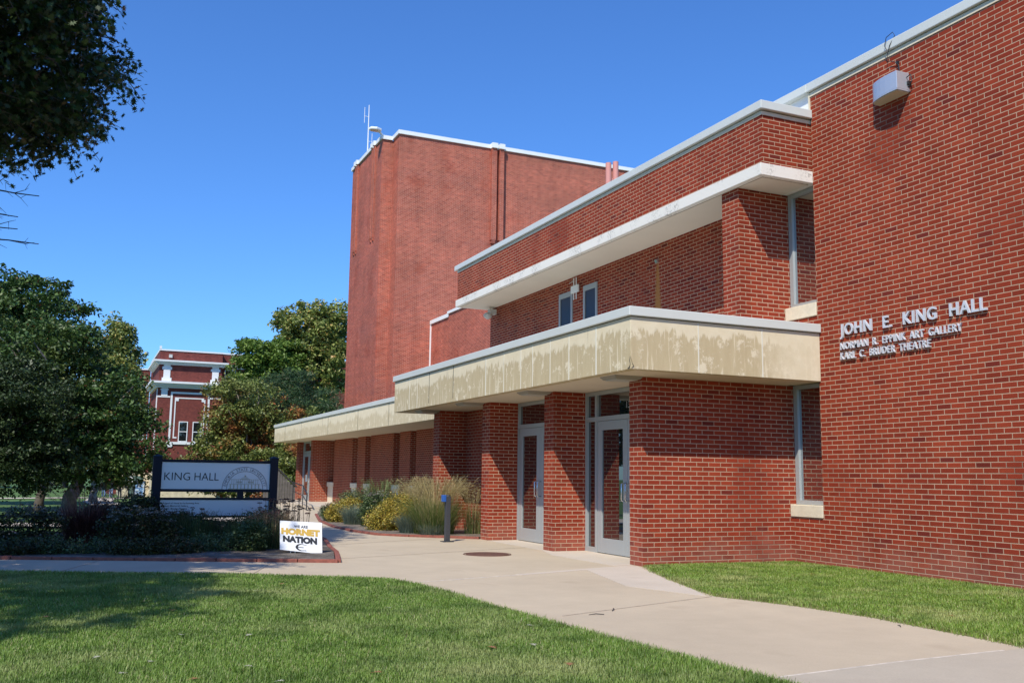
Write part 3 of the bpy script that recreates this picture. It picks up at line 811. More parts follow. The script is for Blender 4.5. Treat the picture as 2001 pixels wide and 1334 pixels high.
M_PINK = plain('pink_vent_pipe', (0.60, 0.26, 0.22), 0.7)
for i, (x_, y_, r_, zt, lab) in enumerate(((23.05, 40.0, 0.145, 16.9, 'left one of two pink vent pipes above the roof edge'), (23.46, 40.0, 0.145, 17.02, 'right and slightly taller pink vent pipe above the roof edge'))):
    o = thing('vent_pipe', lab, 'pipe', (x_, y_, 10.3), 'pink pipes on the roof')
    part('flue', MB().tube([(x_, y_, 10.3), (x_, y_, zt)], r_, 20, cap=False).tube([(x_, y_, zt-0.3), (x_, y_, zt-0.05)], r_*0.93, 20), M_PINK, o, smooth=True)
    part('collar', MB().tube([(x_+0.2*(1-2*i), y_, 15.9), (x_+0.2*(1-2*i), y_, 16.15)], 0.045, 8), M_PINK, o)

# ------------------------------------------------------------------ forecourt furniture
M_DGREY = plain('dark_grey_metal', (0.045, 0.045, 0.05), 0.5)
M_BLUE = plain('blue_enamel', (0.025, 0.10, 0.36), 0.4)
o = thing('push_button_post', 'dark grey door-opener post with a blue box on top, in front of the tall grass', 'post', (6.98, 18.75, 0))
part('pole', MB().box(6.93, 7.03, 18.70, 18.80, 0.0, 0.92), M_DGREY, o, bevel=0.006)
part('cap', MB().tube([(6.98, 18.75, 0.92), (6.98, 18.75, 0.945), (6.98, 18.75, 0.955)], [0.052, 0.045, 0.02], 12), M_DGREY, o)
part('button_box', MB().box(6.855, 6.927, 18.69, 18.81, 0.81, 0.95), M_BLUE, o, bevel=0.008)
part('base_plate', MB().box(6.87, 7.09, 18.64, 18.86, 0.0, 0.015), M_DGREY, o)

def iron_mat():
    t = NT('rusty_iron')
    p = t.pos()
    a = t.noise(p, 9.0, 5, 0.7)
    t.base(t.mix(t.mapr(a, 0.3, 0.7), (0.085, 0.04, 0.028), (0.17, 0.075, 0.045))); t.rough(0.75)
    ck = t.n('ShaderNodeTexChecker'); ck.inputs['Scale'].default_value = 28.0; t.l(p, ck.inputs['Vector'])
    t.bump(ck.outputs['Fac'], 0.004)
    return t.m
cx, cy = 6.55, 15.58
mb = MB().tube([(cx, cy, -0.02), (cx, cy, 0.009)], 0.375, 40)
o = thing('manhole_cover', 'round rusty brown iron manhole cover set in the concrete forecourt', 'manhole cover', (cx, cy, 0))
M_IRON = iron_mat()
part('lid', mb, M_IRON, o)
ring = [(cx+0.41*math.cos(k/40*2*math.pi), cy+0.41*math.sin(k/40*2*math.pi), 0.0) for k in range(41)]
part('rim', MB().tube(ring, 0.012, 6), M_IRON, o)

# lawn sign (two printed panels on a wire frame)
M_SIGNW = plain('white_corrugated_plastic', (0.80, 0.80, 0.80), 0.45)
M_INK = plain('black_ink', (0.012, 0.012, 0.014), 0.5)
M_GOLD = plain('gold_ink', (0.56, 0.35, 0.05), 0.5)
HS = thing('yard_sign', 'white lawn sign printed in black and gold at the corner of the left bed', 'sign', (3.45, 16.2, 0))
A0 = Vector((3.11, 16.25, 0.10)); A1 = Vector((3.79, 16.12, -0.01+0.03)); A3 = Vector((3.115, 16.38, 0.565)); A2 = Vector((3.79, 16.24, 0.53))
def sgn(u, v, w=0.0):
    p = A0.lerp(A1, u).lerp(A3.lerp(A2, u), v)
    n = (A1-A0).cross(A3-A0).normalized()
    return p + n*w
nv = [sgn(0, 0), sgn(1, 0), sgn(1, 1), sgn(0, 1)]
bk = [sgn(0, 0, -0.008), sgn(1, 0, -0.008), sgn(1, 1, -0.008), sgn(0, 1, -0.008)]
boxF = [(0,1,2,3),(7,6,5,4),(0,4,5,1),(1,5,6,2),(2,6,7,3),(3,7,4,0)]
gv = []; gf = []
NG = 10
for w_ in (0.0, -0.008):
    for j in range(NG+1):
        for i in range(NG+1): gv.append(sgn(i/NG, j/NG, w_))
q0 = (NG+1)**2
for j in range(NG):
    for i in range(NG):
        a_ = j*(NG+1)+i
        gf.append((a_, a_+1, a_+NG+2, a_+NG+1)); gf.append((q0+a_, q0+a_+NG+1, q0+a_+NG+2, q0+a_+1))
for k in range(NG):
    for a_, b_ in ((k, k+1), (NG*(NG+1)+k+1, NG*(NG+1)+k), ((k+1)*(NG+1), k*(NG+1)), (k*(NG+1)+NG, (k+1)*(NG+1)+NG)):
        gf.append((b_, a_, q0+a_, q0+b_))
fp = part('front_panel', MB().add(gv, gf), M_SIGNW, HS)
bo = Vector((0.045, 0.32, -0.02))
part('back_panel', MB().add([sgn(0.06, 0)+bo, sgn(1.02, 0.06)+bo, sgn(0.98, 0.97)+Vector((0.03, 0.03, 0)), sgn(0.03, 1)+Vector((0.02, 0.03, 0)), sgn(0.06, 0, -.008)+bo, sgn(1.02, 0.06, -.008)+bo, sgn(0.98, 0.97, -.008)+Vector((0.03, 0.03, 0)), sgn(0.03, 1, -.008)+Vector((0.02, 0.03, 0))], boxF), M_SIGNW, HS)
wf = MB()
for u in (0.25, 0.36, 0.72, 0.80): wf.tube([sgn(u, 0.3, -0.004), sgn(u, 0, -0.004), (sgn(u, 0).x, sgn(u, 0).y, 0.0)], 0.004, 6)
part('wire_frame', wf, M_STEEL, HS)
def sign_text(s, u0, u1, v0, v1, mat, off, name):
    V_, F_ = text_geo(s, 1.0, 0.01, off)
    mn, mx = V_.min(0), V_.max(0)
    w = [sgn(u0+(v[0]-mn[0])/(mx[0]-mn[0])*(u1-u0), v0+(v[1]-mn[1])/(mx[1]-mn[1])*(v1-v0), 0.003+v[2]*0.08) for v in V_]
    part(name, MB().add(w, F_), mat, fp)
sign_text('WE ARE', 0.33, 0.66, 0.785, 0.875, M_INK, 0.02, 'lettering')
sign_text('HORNET', 0.03, 0.95, 0.535, 0.76, M_GOLD, 0.075, 'lettering')
sign_text('NATION', 0.07, 0.88, 0.28, 0.50, M_INK, 0.07, 'lettering')
def arcband(cx_, cy_, r0, r1, rx, a0, a1, n=18):
    """tapered band in sign coordinates"""
    P = []
    for k in range(n+1):
        t = a0+(a1-a0)*k/n; th = math.sin(math.pi*k/n)
        P.append((cx_+rx*(r0)*math.cos(t), cy_+r0*math.sin(t), cx_+rx*(r0-(r0-r1)*th)*math.cos(t), cy_+(r0-(r0-r1)*th)*math.sin(t)))
    return P
em = MB()
P = arcband(0.50, 0.145, 0.115, 0.066, 1.15, R(48), R(318))
vv_ = []
for a_ in P: vv_ += [sgn(a_[0], a_[1], 0.002), sgn(a_[2], a_[3], 0.002)]
em.add(vv_, [(2*i, 2*i+1, 2*i+3, 2*i+2) for i in range(len(P)-1)])
em.add([sgn(0.36, 0.14, .003), sgn(0.56, 0.135, .003), sgn(0.56, 0.155, .003), sgn(0.40, 0.158, .003)], [(0,1,2,3)])
em.add([sgn(0.52, 0.24, .002), sgn(0.63, 0.222, .002), sgn(0.63, 0.234, .002), sgn(0.53, 0.255, .002)], [(0,1,2,3)])
em.add([sgn(0.53, 0.04, .002), sgn(0.63, 0.045, .002), sgn(0.62, 0.065, .002), sgn(0.53, 0.056, .002)], [(0,1,2,3)])
part('emblem', em, M_INK, fp)

# hall name sign
M_NAVY = plain('dark_blue_paint', (0.008, 0.010, 0.020), 0.5, spec=0.2)
def panel_mat():
    t = NT('brushed_sign_panel')
    t.base((0.56, 0.58, 0.62)); t.rough(0.32); t.b.inputs['Metallic'].default_value = 0.25
    return t.m
M_PANEL = panel_mat()
M_LINE = plain('seal_grey_ink', (0.10, 0.10, 0.11), 0.5)
M_SEALG = plain('seal_gold_ink', (0.34, 0.31, 0.20), 0.5)
KS = thing('name_sign', 'dark blue post sign with two pale panels reading KING HALL in the planting bed', 'sign', (2.5, 20.5, 0))
part('post', MB().box(1.33, 1.50, 20.42, 20.60, 0, 1.655), M_NAVY, KS, bevel=0.008)
part('post', MB().box(3.64, 3.80, 20.42, 20.60, 0, 1.655), M_NAVY, KS, bevel=0.008)
part('post_cap', MB().add([(1.31, 20.40, 1.655), (1.52, 20.40, 1.655), (1.52, 20.62, 1.655), (1.31, 20.62, 1.655), (1.415, 20.51, 1.70)], [(0,3,2,1),(0,1,4),(1,2,4),(2,3,4),(3,0,4)]), M_NAVY, KS)
part('post_cap', MB().add([(3.62, 20.40, 1.655), (3.82, 20.40, 1.655), (3.82, 20.62, 1.655), (3.62, 20.62, 1.655), (3.72, 20.51, 1.70)], [(0,3,2,1),(0,1,4),(1,2,4),(2,3,4),(3,0,4)]), M_NAVY, KS)
part('rail', MB().box(1.50, 3.64, 20.46, 20.56, 1.545, 1.60), M_NAVY, KS)
part('rail', MB().box(1.50, 3.64, 20.46, 20.56, 0.955, 1.01), M_NAVY, KS)
part('rail', MB().box(1.50, 3.64, 20.46, 20.56, 0.795, 0.84), M_NAVY, KS)
part('rail', MB().box(1.50, 3.64, 20.46, 20.56, 0.44, 0.48), M_NAVY, KS)
part('rail', MB().box(3.0, 3.12, 20.47, 20.55, 0.84, 0.955), M_NAVY, KS)
up_ = part('upper_panel', MB().box(1.50, 3.64, 20.48, 20.54, 1.01, 1.545), M_PANEL, KS)
lp_ = part('lower_panel', MB().box(1.50, 3.64, 20.48, 20.54, 0.48, 0.795), M_PANEL, KS)
def flat_text(s, x0, x1, z0, z1, y, mat, parent, off=0.0, spacing=1.0):
    V_, F_ = text_geo(s, 1.0, 0.01, off, spacing)
    mn, mx = V_.min(0), V_.max(0)
    w = [(x0+(v[0]-mn[0])/(mx[0]-mn[0])*(x1-x0), y-v[2]*0.2, z0+(v[1]-mn[1])/(mx[1]-mn[1])*(z1-z0)) for v in V_]
    part('lettering', MB().add(w, F_), mat, parent)
flat_text('KING', 1.555, 2.05, 1.185, 1.34, 20.477, M_INK, up_, -0.004)
flat_text('HALL', 2.135, 2.61, 1.187, 1.338, 20.477, M_INK, up_, -0.004)
for k, s in enumerate(('School of Visual & Performing Arts', 'Gilson Memorial Gallery', 'Karl C. Bruder Theatre', 'Norman R. Eppink Gallery')):
    w = (0.66, 0.46, 0.44, 0.48)[k]
    flat_text(s, 1.56, 1.56+w*1.05, 0.705-0.052*k, 0.744-0.052*k, 20.477, M_INK, lp_, 0.012)
# half-round seal: two arcs, arched lettering, a small building elevation
sc_x, sc_z = 3.14, 1.012
def arc_strip(r, w, a0, a1, n=40):
    V_ = []
    for k in range(n+1):
        t = a0+(a1-a0)*k/n
        V_ += [(sc_x+(r-w)*math.cos(t), 20.4765, sc_z+(r-w)*math.sin(t)), (sc_x+(r+w)*math.cos(t), 20.4765, sc_z+(r+w)*math.sin(t))]
    return V_, [(2*i, 2*i+1, 2*i+3, 2*i+2) for i in range(n)]
sl = MB()
sl.add(*arc_strip(0.455, 0.005, 0, math.pi)); sl.add(*arc_strip(0.365, 0.005, 0, math.pi))
word = 'EMPORIA STATE UNIVERSITY'
for i, ch in enumerate(word):
    if ch == ' ': continue
    V_, F_ = text_geo(ch, 0.078, 0.0005)
    V_[:, 0] -= V_[:, 0].mean()
    t = math.pi*0.955 - math.pi*0.91*(i+0.5)/len(word)
    px_, pz_ = sc_x+0.383*math.cos(t), sc_z+0.383*math.sin(t)
    ca, sa = math.cos(t-math.pi/2), math.sin(t-math.pi/2)
    sl.add([(px_+v[0]*ca-v[1]*sa, 20.4765-v[2], pz_+v[0]*sa+v[1]*ca) for v in V_], F_)
part('seal', sl, M_LINE, up_)
sg = MB()
def bar(x0, x1, z0, z1): sg.box(sc_x+x0, sc_x+x1, 20.4755, 20.479, sc_z+z0, sc_z+z1)
bar(-0.29, 0.29, 0.196, 0.202); bar(-0.31, 0.31, 0.10, 0.106); bar(-0.34, 0.34, 0.0, 0.012)
for k in range(4): bar(-0.10+0.025*k, 0.10-0.025*k, 0.202+0.018*k, 0.208+0.018*k)
bar(-0.012, 0.012, 0.26, 0.285)
for k in range(9): bar(-0.30+0.072*k, -0.285+0.072*k, 0.012, 0.10)
for sx_ in (-1, 1):
    for k in range(4): bar(sx_*0.115-0.05+0.028*k, sx_*0.115-0.035+0.028*k, 0.125, 0.165)
for k in range(13): bar(-0.27+0.044*k, -0.265+0.044*k, 0.106, 0.196)
part('seal_building', sg, M_SEALG, up_)

# brick edging around the beds
def edging(name, pts, label, z=0.05, w=0.08, ln=0.62):
    mb = MB()
    for (x0, y0), (x1, y1) in zip(pts, pts[1:]):
        d = Vector((x1-x0, y1-y0)); Ld = d.length; d.normalize(); n = Vector((-d.y, d.x))*w/2
        k = max(1, round(Ld/ln)); s_ = Ld/k
        for i in range(k):
            a_ = Vector((x0, y0))+d*(i*s_+0.006); b_ = Vector((x0, y0))+d*((i+1)*s_-0.006)
            zz = z+random.uniform(-0.006, 0.006)
            mb.prism(ccw([(a_-n)[:], (b_-n)[:], (b_+n)[:], (a_+n)[:]]), -0.05, zz)
    return tag(part(name, mb, M_EDGE, loc=(pts[0][0], pts[0][1], 0), bevel=0.008), label, 'edging')
edging('brick_edging', [(-14, 22.0), (3.72, 14.74), (4.10, 16.4), (4.27, 17.6), (4.65, 19.6), (4.8, 21.4)], 'low red brick edging along the shaded planting bed on the left')
edging('brick_edging', [(7.95, 19.36), (7.42, 19.84), (6.73, 20.44), (6.19, 21.13), (6.0, 22.6), (6.0, 24.45), (6.36, 27.5), (7.26, 32.0)], 'low red brick edging around the sunny bed below the canopy')

# slatted stair screen, hand rail, steps at the far end
M_SLAT = plain('grey_wood', (0.11, 0.10, 0.09), 0.8, var=0.25, scale=6)
o = thing('stair_screen', 'grey slatted screen wall beside the far steps', 'screen', (8.3, 46, -0.8))
sm = MB()
for k in range(12):
    x_ = 7.9+0.125*k
    zt = 1.85-max(0, k-2)*0.125
    sm.box(x_, x_+0.11, 45.95, 45.99, -0.9, zt)
part('slats', sm, M_SLAT, o)
part('top_rail', MB().tube([(7.9, 45.9, 1.9), (8.2, 45.9, 1.88), (9.45, 45.9, 0.72)], 0.035, 8), M_DGREY, o)
o = thing('hand_rail', 'thin black hand rail running down from the far landing', 'railing', (9.1, 42, 0.0))
hr = MB().tube([(9.05, 44.8, 0.06), (9.05, 44.8, 0.95), (8.6, 40.5, 0.85), (7.8, 36.0, 0.62), (7.8, 36.0, 0.0)], 0.024, 8)
hr.tube([(9.05, 44.8, 0.55), (8.6, 40.5, 0.45), (7.8, 36.0, 0.3)], 0.018, 8).tube([(8.6, 40.5, 0.85), (8.6, 40.5, 0.0)], 0.02, 8)
part('rail', hr, M_BLK, o)
o = thing('concrete_steps', 'pale concrete steps dropping left of the far landing', 'steps', (8.2, 44, -0.8))
st = MB()
for k in range(5): st.box(8.62-0.3*(k+1), 8.62-0.3*k, 43.2, 45.9, -1.2, -0.12-0.15*k)
part('treads', st, M_PAVE2, o)

# ------------------------------------------------------------------ vegetation
rng = np.random.default_rng(11)
def orient(n, upbias=0.0):
    N = rng.normal(size=(n, 3)); N[:, 2] = np.abs(N[:, 2])+upbias
    N /= np.linalg.norm(N, axis=1, keepdims=True)
    A = rng.normal(size=(n, 3)); T = np.cross(N, A); T /= np.linalg.norm(T, axis=1, keepdims=True)
    return N, T, np.cross(N, T)
def leaf_quads(P, size, aspect=0.55, upbias=0.3):
    n = len(P); N, T, Bt = orient(n, upbias)
    s = (size*rng.uniform(0.65, 1.3, n))[:, None]
    fold = N*s*0.12
    q = np.stack((P-T*s*0.5, P+Bt*s*aspect*0.5+fold, P+T*s*0.5, P-Bt*s*aspect*0.5+fold), 1)
    return q.reshape(-1, 3), np.full(n, 4)
OAKL = np.array([(0, -0.5), (0.07, -0.2), (0.30, -0.24), (0.12, -0.06), (0.42, 0.06), (0.13, 0.12), (0.26, 0.34), (0.08, 0.27), (0.0, 0.5), (-0.08, 0.27), (-0.26, 0.34), (-0.13, 0.12), (-0.42, 0.06), (-0.12, -0.06), (-0.30, -0.24), (-0.07, -0.2)])
def oak_leaves(P, size, upbias=0.2):
    n = len(P); N, T, Bt = orient(n, upbias)
    T = T + np.array([0, 0, -0.55]); T -= N*np.sum(T*N, 1, keepdims=True); T /= np.linalg.norm(T, axis=1, keepdims=True)
    Bt = np.cross(N, T)
    s = (size*rng.uniform(0.7, 1.25, n))
    q = P[:, None, :] + s[:, None, None]*(OAKL[None, :, 1:2]*T[:, None, :] + OAKL[None, :, 0:1]*Bt[:, None, :])
    return q.reshape(-1, 3), np.full(n, len(OAKL))

def lobe_points(lobes, n, lo=0.45):
    w = np.array([(l[3]*l[4]*l[5])**0.67 for l in lobes]); w /= w.sum()
    out = []
    for l, k in zip(lobes, rng.multinomial(n, w)):
        d = rng.normal(size=(k, 3)); d /= np.linalg.norm(d, axis=1, keepdims=True)
        r = rng.uniform(lo**3, 1, (k, 1))**(1/3)
        out.append(np.array(l[:3]) + d*r*np.array(l[3:]))
    return np.concatenate(out)

def limb(p0, p1, r0, r1, n=5, sag=0.1):
    p0, p1 = Vector(p0), Vector(p1); L_ = (p1-p0).length
    pts = []; rad = []
    for i in range(n+1):
        t = i/n
        p = p0.lerp(p1, t) + Vector((random.uniform(-1, 1), random.uniform(-1, 1), random.uniform(-0.5, 1)))*L_*0.05*math.sin(math.pi*t)
        p.z += sag*L_*math.sin(math.pi*t)
        pts.append(p); rad.append(r0+(r1-r0)*t)
    return pts, rad

def tree(name, label, x, y, trunk_h, trunk_r, lobes, ncl, per, leaf, mat, bark=None, group=None, clr=0.8, flat=0.6, lean=(0, 0), aspect=0.55, lo=0.45, nlimb=16, cat='tree'):
    bark = bark or M_BARK
    z = float(hgt(x, y))
    o = thing(name, label, cat, (x, y, z-0.03), group)
    top = (lean[0], lean[1], trunk_h)
    pts, rad = limb((0, 0, -0.1), top, trunk_r*1.15, trunk_r*0.7, 6, 0.0)
    rad[0] *= 1.35
    tb = MB().tube(pts, rad, 10)
    Pc = lobe_points(lobes, ncl, lo)
    for c_ in Pc[rng.permutation(len(Pc))[:nlimb]]:
        s0 = pts[random.randint(3, 6)]
        mid = Vector(s0).lerp(Vector(c_), 0.6)
        a_, b_ = limb(s0, c_, trunk_r*random.uniform(0.3, 0.5), trunk_r*0.07, 5, 0.06)
        tb.tube(a_, b_, 6)
    off = Vector((x, y, z-0.03))
    tb.v = [tuple(Vector(v)+off) for v in tb.v]
    part('trunk', tb, bark, o, smooth=True)
    k = rng.poisson(per, len(Pc))
    ctr = np.repeat(Pc, k, 0)
    sz = np.repeat(rng.uniform(0.6, 1.3, len(Pc))*clr, k)[:, None]
    d = rng.normal(size=(len(ctr), 3))*np.array([1, 1, flat])
    d = d/np.maximum(np.linalg.norm(d, axis=1, keepdims=True), 1e-6)*rng.uniform(0.15, 1, (len(ctr), 1))**0.5
    d[:, 2] *= flat
    Vq, ps = leaf_quads(ctr+d*sz, leaf, aspect)
    np_mesh('crown', Vq, ps, mat, o)
    return o

# near oak: trunk outside the frame, boughs hang into the top left corner
def near_oak():
    x, y = -5.2, 13.6
    o = thing('oak_tree', 'near oak whose dark lobed leaves hang into the top left corner', 'tree', (x, y, 0))
    pts, rad = limb((0, 0, -0.1), (0.2, 0.2, 5.0), 0.42, 0.30, 6, 0.0)
    tb = MB().tube(pts, rad, 12)
    lobes = [(0, 0.3, 9.0, 3.8, 5.0, 4.0), (3.1, 2.3, 8.7, 2.0, 2.4, 2.6), (3.3, 2.1, 7.5, 2.0, 2.2, 1.3), (3.3, 2.2, 8.1, 1.9, 2.2, 2.2), (0.2, -7.0, 7.7, 1.7, 2.6, 1.2), (0.1, -6.4, 8.3, 1.5, 2.2, 1.2), (1.6, -3.0, 7.5, 1.7, 1.9, 1.4), (0.2, -3.6, 7.8, 1.7, 2.0, 1.3), (2.6, 1.8, 9.6, 2.2, 2.4, 2.2), (1.2, 2.4, 10.5, 3.2, 3.2, 2.6), (0.0, -1.2, 7.4, 2.8, 3.5, 2)]
    Pc = lobe_points(lobes, 2500, 0.3)
    Pc = Pc[Pc[:, 2] > 6.15 + 0.25*np.sin(Pc[:, 1]*2.1)]
    for c_ in Pc[rng.permutation(len(Pc))[:60]]:
        s0 = pts[random.randint(3, 6)]
        a_, b_ = limb(s0, c_, random.uniform(0.06, 0.14), 0.012, 6, 0.08)
        tb.tube(a_, b_, 6)
    Lp = []; tw_ = MB()
    for c_ in Pc:
        out = np.array([c_[0], c_[1], 0.0]); out /= max(np.linalg.norm(out), 1e-6)
        for q in range(3):
            d = out*0.8+rng.normal(size=3)*0.55; d[2] = d[2]*0.5-0.12; d /= np.linalg.norm(d)
            ln = rng.uniform(0.35, 0.75)
            t = rng.uniform(0.05, 1, 24)[:, None]
            Lp.append(c_+d*ln*t+np.array([0, 0, -0.22])*t*t+rng.normal(size=(24, 3))*0.06)
            if q < 2 and c_[0] > 2.2:
                tb.tube([c_, c_+d*ln*0.5+np.array([0, 0, -0.05]), c_+d*ln+np.array([0, 0, -0.22])], [0.012, 0.008, 0.003], 4)
    Lp = np.concatenate(Lp)
    Vq, ps = oak_leaves(Lp, 0.125)
    np_mesh('crown', Vq, ps, M_OAK, o)
    tb.v = [(a_+x, b_+y, c_) for a_, b_, c_ in tb.v]
    part('trunk', tb, M_BARK, o, smooth=True)
    dd = MB()
    for (z0, z1, x1, yy) in ((4.75, 4.74, -0.70, 13.0), (4.52, 4.47, -0.92, 13.1), (4.32, 4.27, -0.90, 12.9), (4.17, 4.13, -0.66, 13.0)):
        p0 = Vector((-4.9, 13.4, z0+0.3)); p1 = Vector((x1, yy, z1))
        a_, b_ = limb(p0, p1, 0.04, 0.006, 14, -0.01)
        dd.tube(a_, b_, 5)
        for k in range(7, 14):
            p = a_[k]
            for s_ in range(2):
                q1 = p+Vector((random.uniform(0.05, 0.2), random.uniform(-0.12, 0.12), random.uniform(-0.12, 0.16)))
                q2 = q1+Vector((random.uniform(-0.02, 0.12), random.uniform(-0.08, 0.08), random.uniform(-0.1, 0.12)))
                dd.tube([p, q1, q2], [0.006, 0.004, 0.002], 4)
                dd.tube([q1, q1+Vector((random.uniform(0, .1), random.uniform(-.05, .05), random.uniform(-.1, .1)))], [0.003, 0.0015], 4)
    part('dead_branches', dd, M_TWIG, o)
near_oak()

# trees on the lawn to the left
tree('oak_tree', 'broad dark green oak whose trunk stands on the sunny lawn left of the name sign', -0.6, 62, 3.2, 0.42,
     [(-0.6, 0, 6.0, 5.0, 5.0, 3.6), (-3.0, 0, 9.6, 3.9, 4.2, 3.0), (3.0, -1, 4.0, 2.5, 3.0, 2.2), (1.5, -1, 5.2, 2.5, 3.0, 2.3), (-3.0, -1.0, 4.2, 4.0, 4, 2.4), (0.2, -1, 2.9, 4.4, 3.6, 1.6), (-0.4, 0, 9.6, 2.0, 2.4, 1.8)], 560, 120, 0.24, M_DARKT, M_PBARK, 'trees left of the sign', 0.95, 0.6, lean=(0.8, 0), lo=0.35)
tree('oak_tree', 'tallest dark oak at the left edge with its thin dark trunk behind the broad oak', -2.2, 70, 4.0, 0.28,
     [(-1.5, 0, 9.5, 4.6, 4.5, 4.2), (-4.5, 0, 12.0, 5.0, 4.5, 4.0), (-1.2, 0, 13.4, 3.0, 3.0, 2.4), (-6, 0, 8, 4.5, 4, 4)], 360, 120, 0.30, M_DARKT, M_BARK, 'trees left of the sign', 1.0, 0.6, lo=0.35)
tree('small_tree', 'fine grey green tree low at the left edge in front of the dark oaks', -4.6, 58, 2.4, 0.22,
     [(0.4, 0, 5.6, 3.9, 3.4, 3.0), (0.8, 0, 2.9, 3.6, 3.0, 1.8)], 330, 150, 0.19, M_GREYT, M_BARK, 'trees left of the sign', 0.8, 0.6, lo=0.3)
tree('sycamore_tree', 'yellow green sycamore standing between the dark oaks and the far brick building', 1.2, 90, 4.0, 0.3,
     [(0.6, 0, 10.2, 2.3, 2.4, 4.4), (1.7, 0, 12.2, 1.5, 2, 2.4), (2.0, 0, 8.0, 1.8, 2, 3.0), (1.0, 0, 14.6, 1.2, 1.2, 1.5)], 230, 80, 0.32, M_SYC, M_PBARK, 'trees left of the sign', 0.85, 0.8, lo=0.3)
tree('oak_tree', 'far shaded oak showing only its low trunk at the left edge of the lawn', -9.5, 84, 4.0, 0.4,
     [(0, 0, 9, 6, 5, 4.5), (-5, 0, 8, 6, 5, 4.5), (4.5, 0, 7.5, 4, 4, 3.5)], 260, 90, 0.42, M_DARKT, M_BARK, 'trees left of the sign', 1.2, 0.6, lo=0.35)
# trees right of the far building
tree('autumn_tree', 'bushy tree turning rusty red in front of the far brick building', 11.0, 70, 2.6, 0.25,
     [(0.2, 0, 4.4, 3.9, 3.4, 3.4), (-0.8, 0, 7.6, 2.5, 2.6, 2.6), (2.8, 0.5, 4.6, 3.2, 3, 3.2), (-2.0, -0.5, 3.2, 2.4, 2.4, 2.4)], 400, 125, 0.22, M_AUT, M_PBARK, 'trees beside the tower', 0.8, 0.7, lo=0.3, nlimb=40)
def pine():
    x, y = 15.3, 80
    z = float(hgt(x, y))
    o = thing('pine_tree', 'dark blue green pine with grey bare limbs in front of the sycamore', 'tree', (x, y, z), 'trees beside the tower')
    tb = MB().tube([(x, y, z-0.1), (x+.1, y, z+4), (x, y+.1, z+9.2)], [0.32, 0.24, 0.05], 10)
    lobes = [(-0.4, 0, 7.2, 4.0, 3.6, 3.0), (2.0, 0, 7.6, 3.0, 3.0, 2.6), (0.2, 0, 9.6, 2.4, 2.2, 1.6), (-2.4, 0, 6.0, 2.8, 3, 2.4), (1.5, 0, 4.2, 4.0, 3, 1.8)]
    Pc = lobe_points(lobes, 330, 0.45)
    for c_ in Pc[:70]:
        a_, b_ = limb((0.05, 0, max(1.5, c_[2]-1.6)), c_, 0.09, 0.015, 5, 0.05)
        tb.tube([Vector(q)+Vector((x, y, z)) for q in a_], b_, 5)
    part('trunk', tb, plain('grey_pine_bark', (0.20, 0.17, 0.15), 0.9), o)
    n = 190
    ctr = np.repeat(Pc, n, 0)
    d = rng.normal(size=(len(ctr), 3)); d[:, 2] = d[:, 2]*0.6+0.5; d /= np.linalg.norm(d, axis=1, keepdims=True)
    base = ctr+rng.normal(size=(len(ctr), 3))*np.array([0.30, 0.30, 0.16]); ln = rng.uniform(0.22, 0.40, (len(ctr), 1))
    s_ = np.cross(d, rng.normal(size=d.shape)); s_ /= np.linalg.norm(s_, axis=1, keepdims=True)
    q = np.stack((base-s_*0.022, base+s_*0.022, base+d*ln), 1).reshape(-1, 3)
    np_mesh('crown', q, np.full(len(ctr), 3), M_PINE, o)
pine()
tree('sycamore_tree', 'tall olive sycamore rising beside the left edge of the tower', 20.6, 98, 6.0, 0.4,
     [(0.5, 0, 12.0, 4.2, 4.0, 5.2), (0.2, 0, 17.2, 3.0, 3.2, 3.4), (-2.2, 0, 17.6, 1.2, 1.6, 2.8), (2.6, 0, 16.6, 2.4, 2.6, 4.4), (-2.8, 0, 12.2, 2.2, 2.2, 3.6)], 440, 100, 0.36, M_SYC, M_PBARK, 'trees beside the tower', 0.85, 0.8, lo=0.3)
tree('light_tree', 'bright yellow green tree between the far building and the tall sycamore', 16.2, 96, 4.5, 0.3,
     [(0.2, 0, 12.0, 3.6, 3.2, 3.6), (-1.4, 0, 14.0, 1.9, 2, 2.2), (1.6, 0, 14.0, 2.4, 2, 2.0), (-0.2, 0, 8.5, 3.2, 3, 3.6)], 290, 110, 0.33, M_LIGHT, M_BARK, 'trees beside the tower', 0.9, 0.65, lo=0.3)
tree('autumn_tree', 'brown green thicket behind the far door bay and the slatted screen', 14.0, 66, 2.0, 0.2,
     [(0, 0, 2.6, 2.8, 2.5, 2.4), (-2.2, 0, 2.2, 2.2, 2, 2.0)], 170, 120, 0.20, M_AUT, M_PBARK, 'trees beside the tower', 0.7, 0.7, lo=0.3, nlimb=30)
tree('oak_tree', 'unseen dark oak added outside the left edge of the view, mirrored in the door glass', -14.0, 50, 4.0, 0.4,  # two unseen oaks, added so the door glass reflects trees instead of sky
     [(0, 0, 7.5, 5.5, 5, 4.5), (1.5, 0, 5, 4.5, 4, 2.5), (-2, 0, 10, 4, 4, 3)], 260, 90, 0.36, M_DARKT, M_BARK, 'trees left of the sign', 1.1, 0.6, lo=0.35)
tree('oak_tree', 'second unseen dark oak added for the door reflections, nearer the hall', -15.5, 36, 3.5, 0.4,
     [(0, 0, 7, 5.0, 5, 4.5), (1.0, 0, 4.6, 4.2, 4, 2.2)], 220, 90, 0.34, M_DARKT, M_BARK, 'trees left of the sign', 1.1, 0.6, lo=0.35)
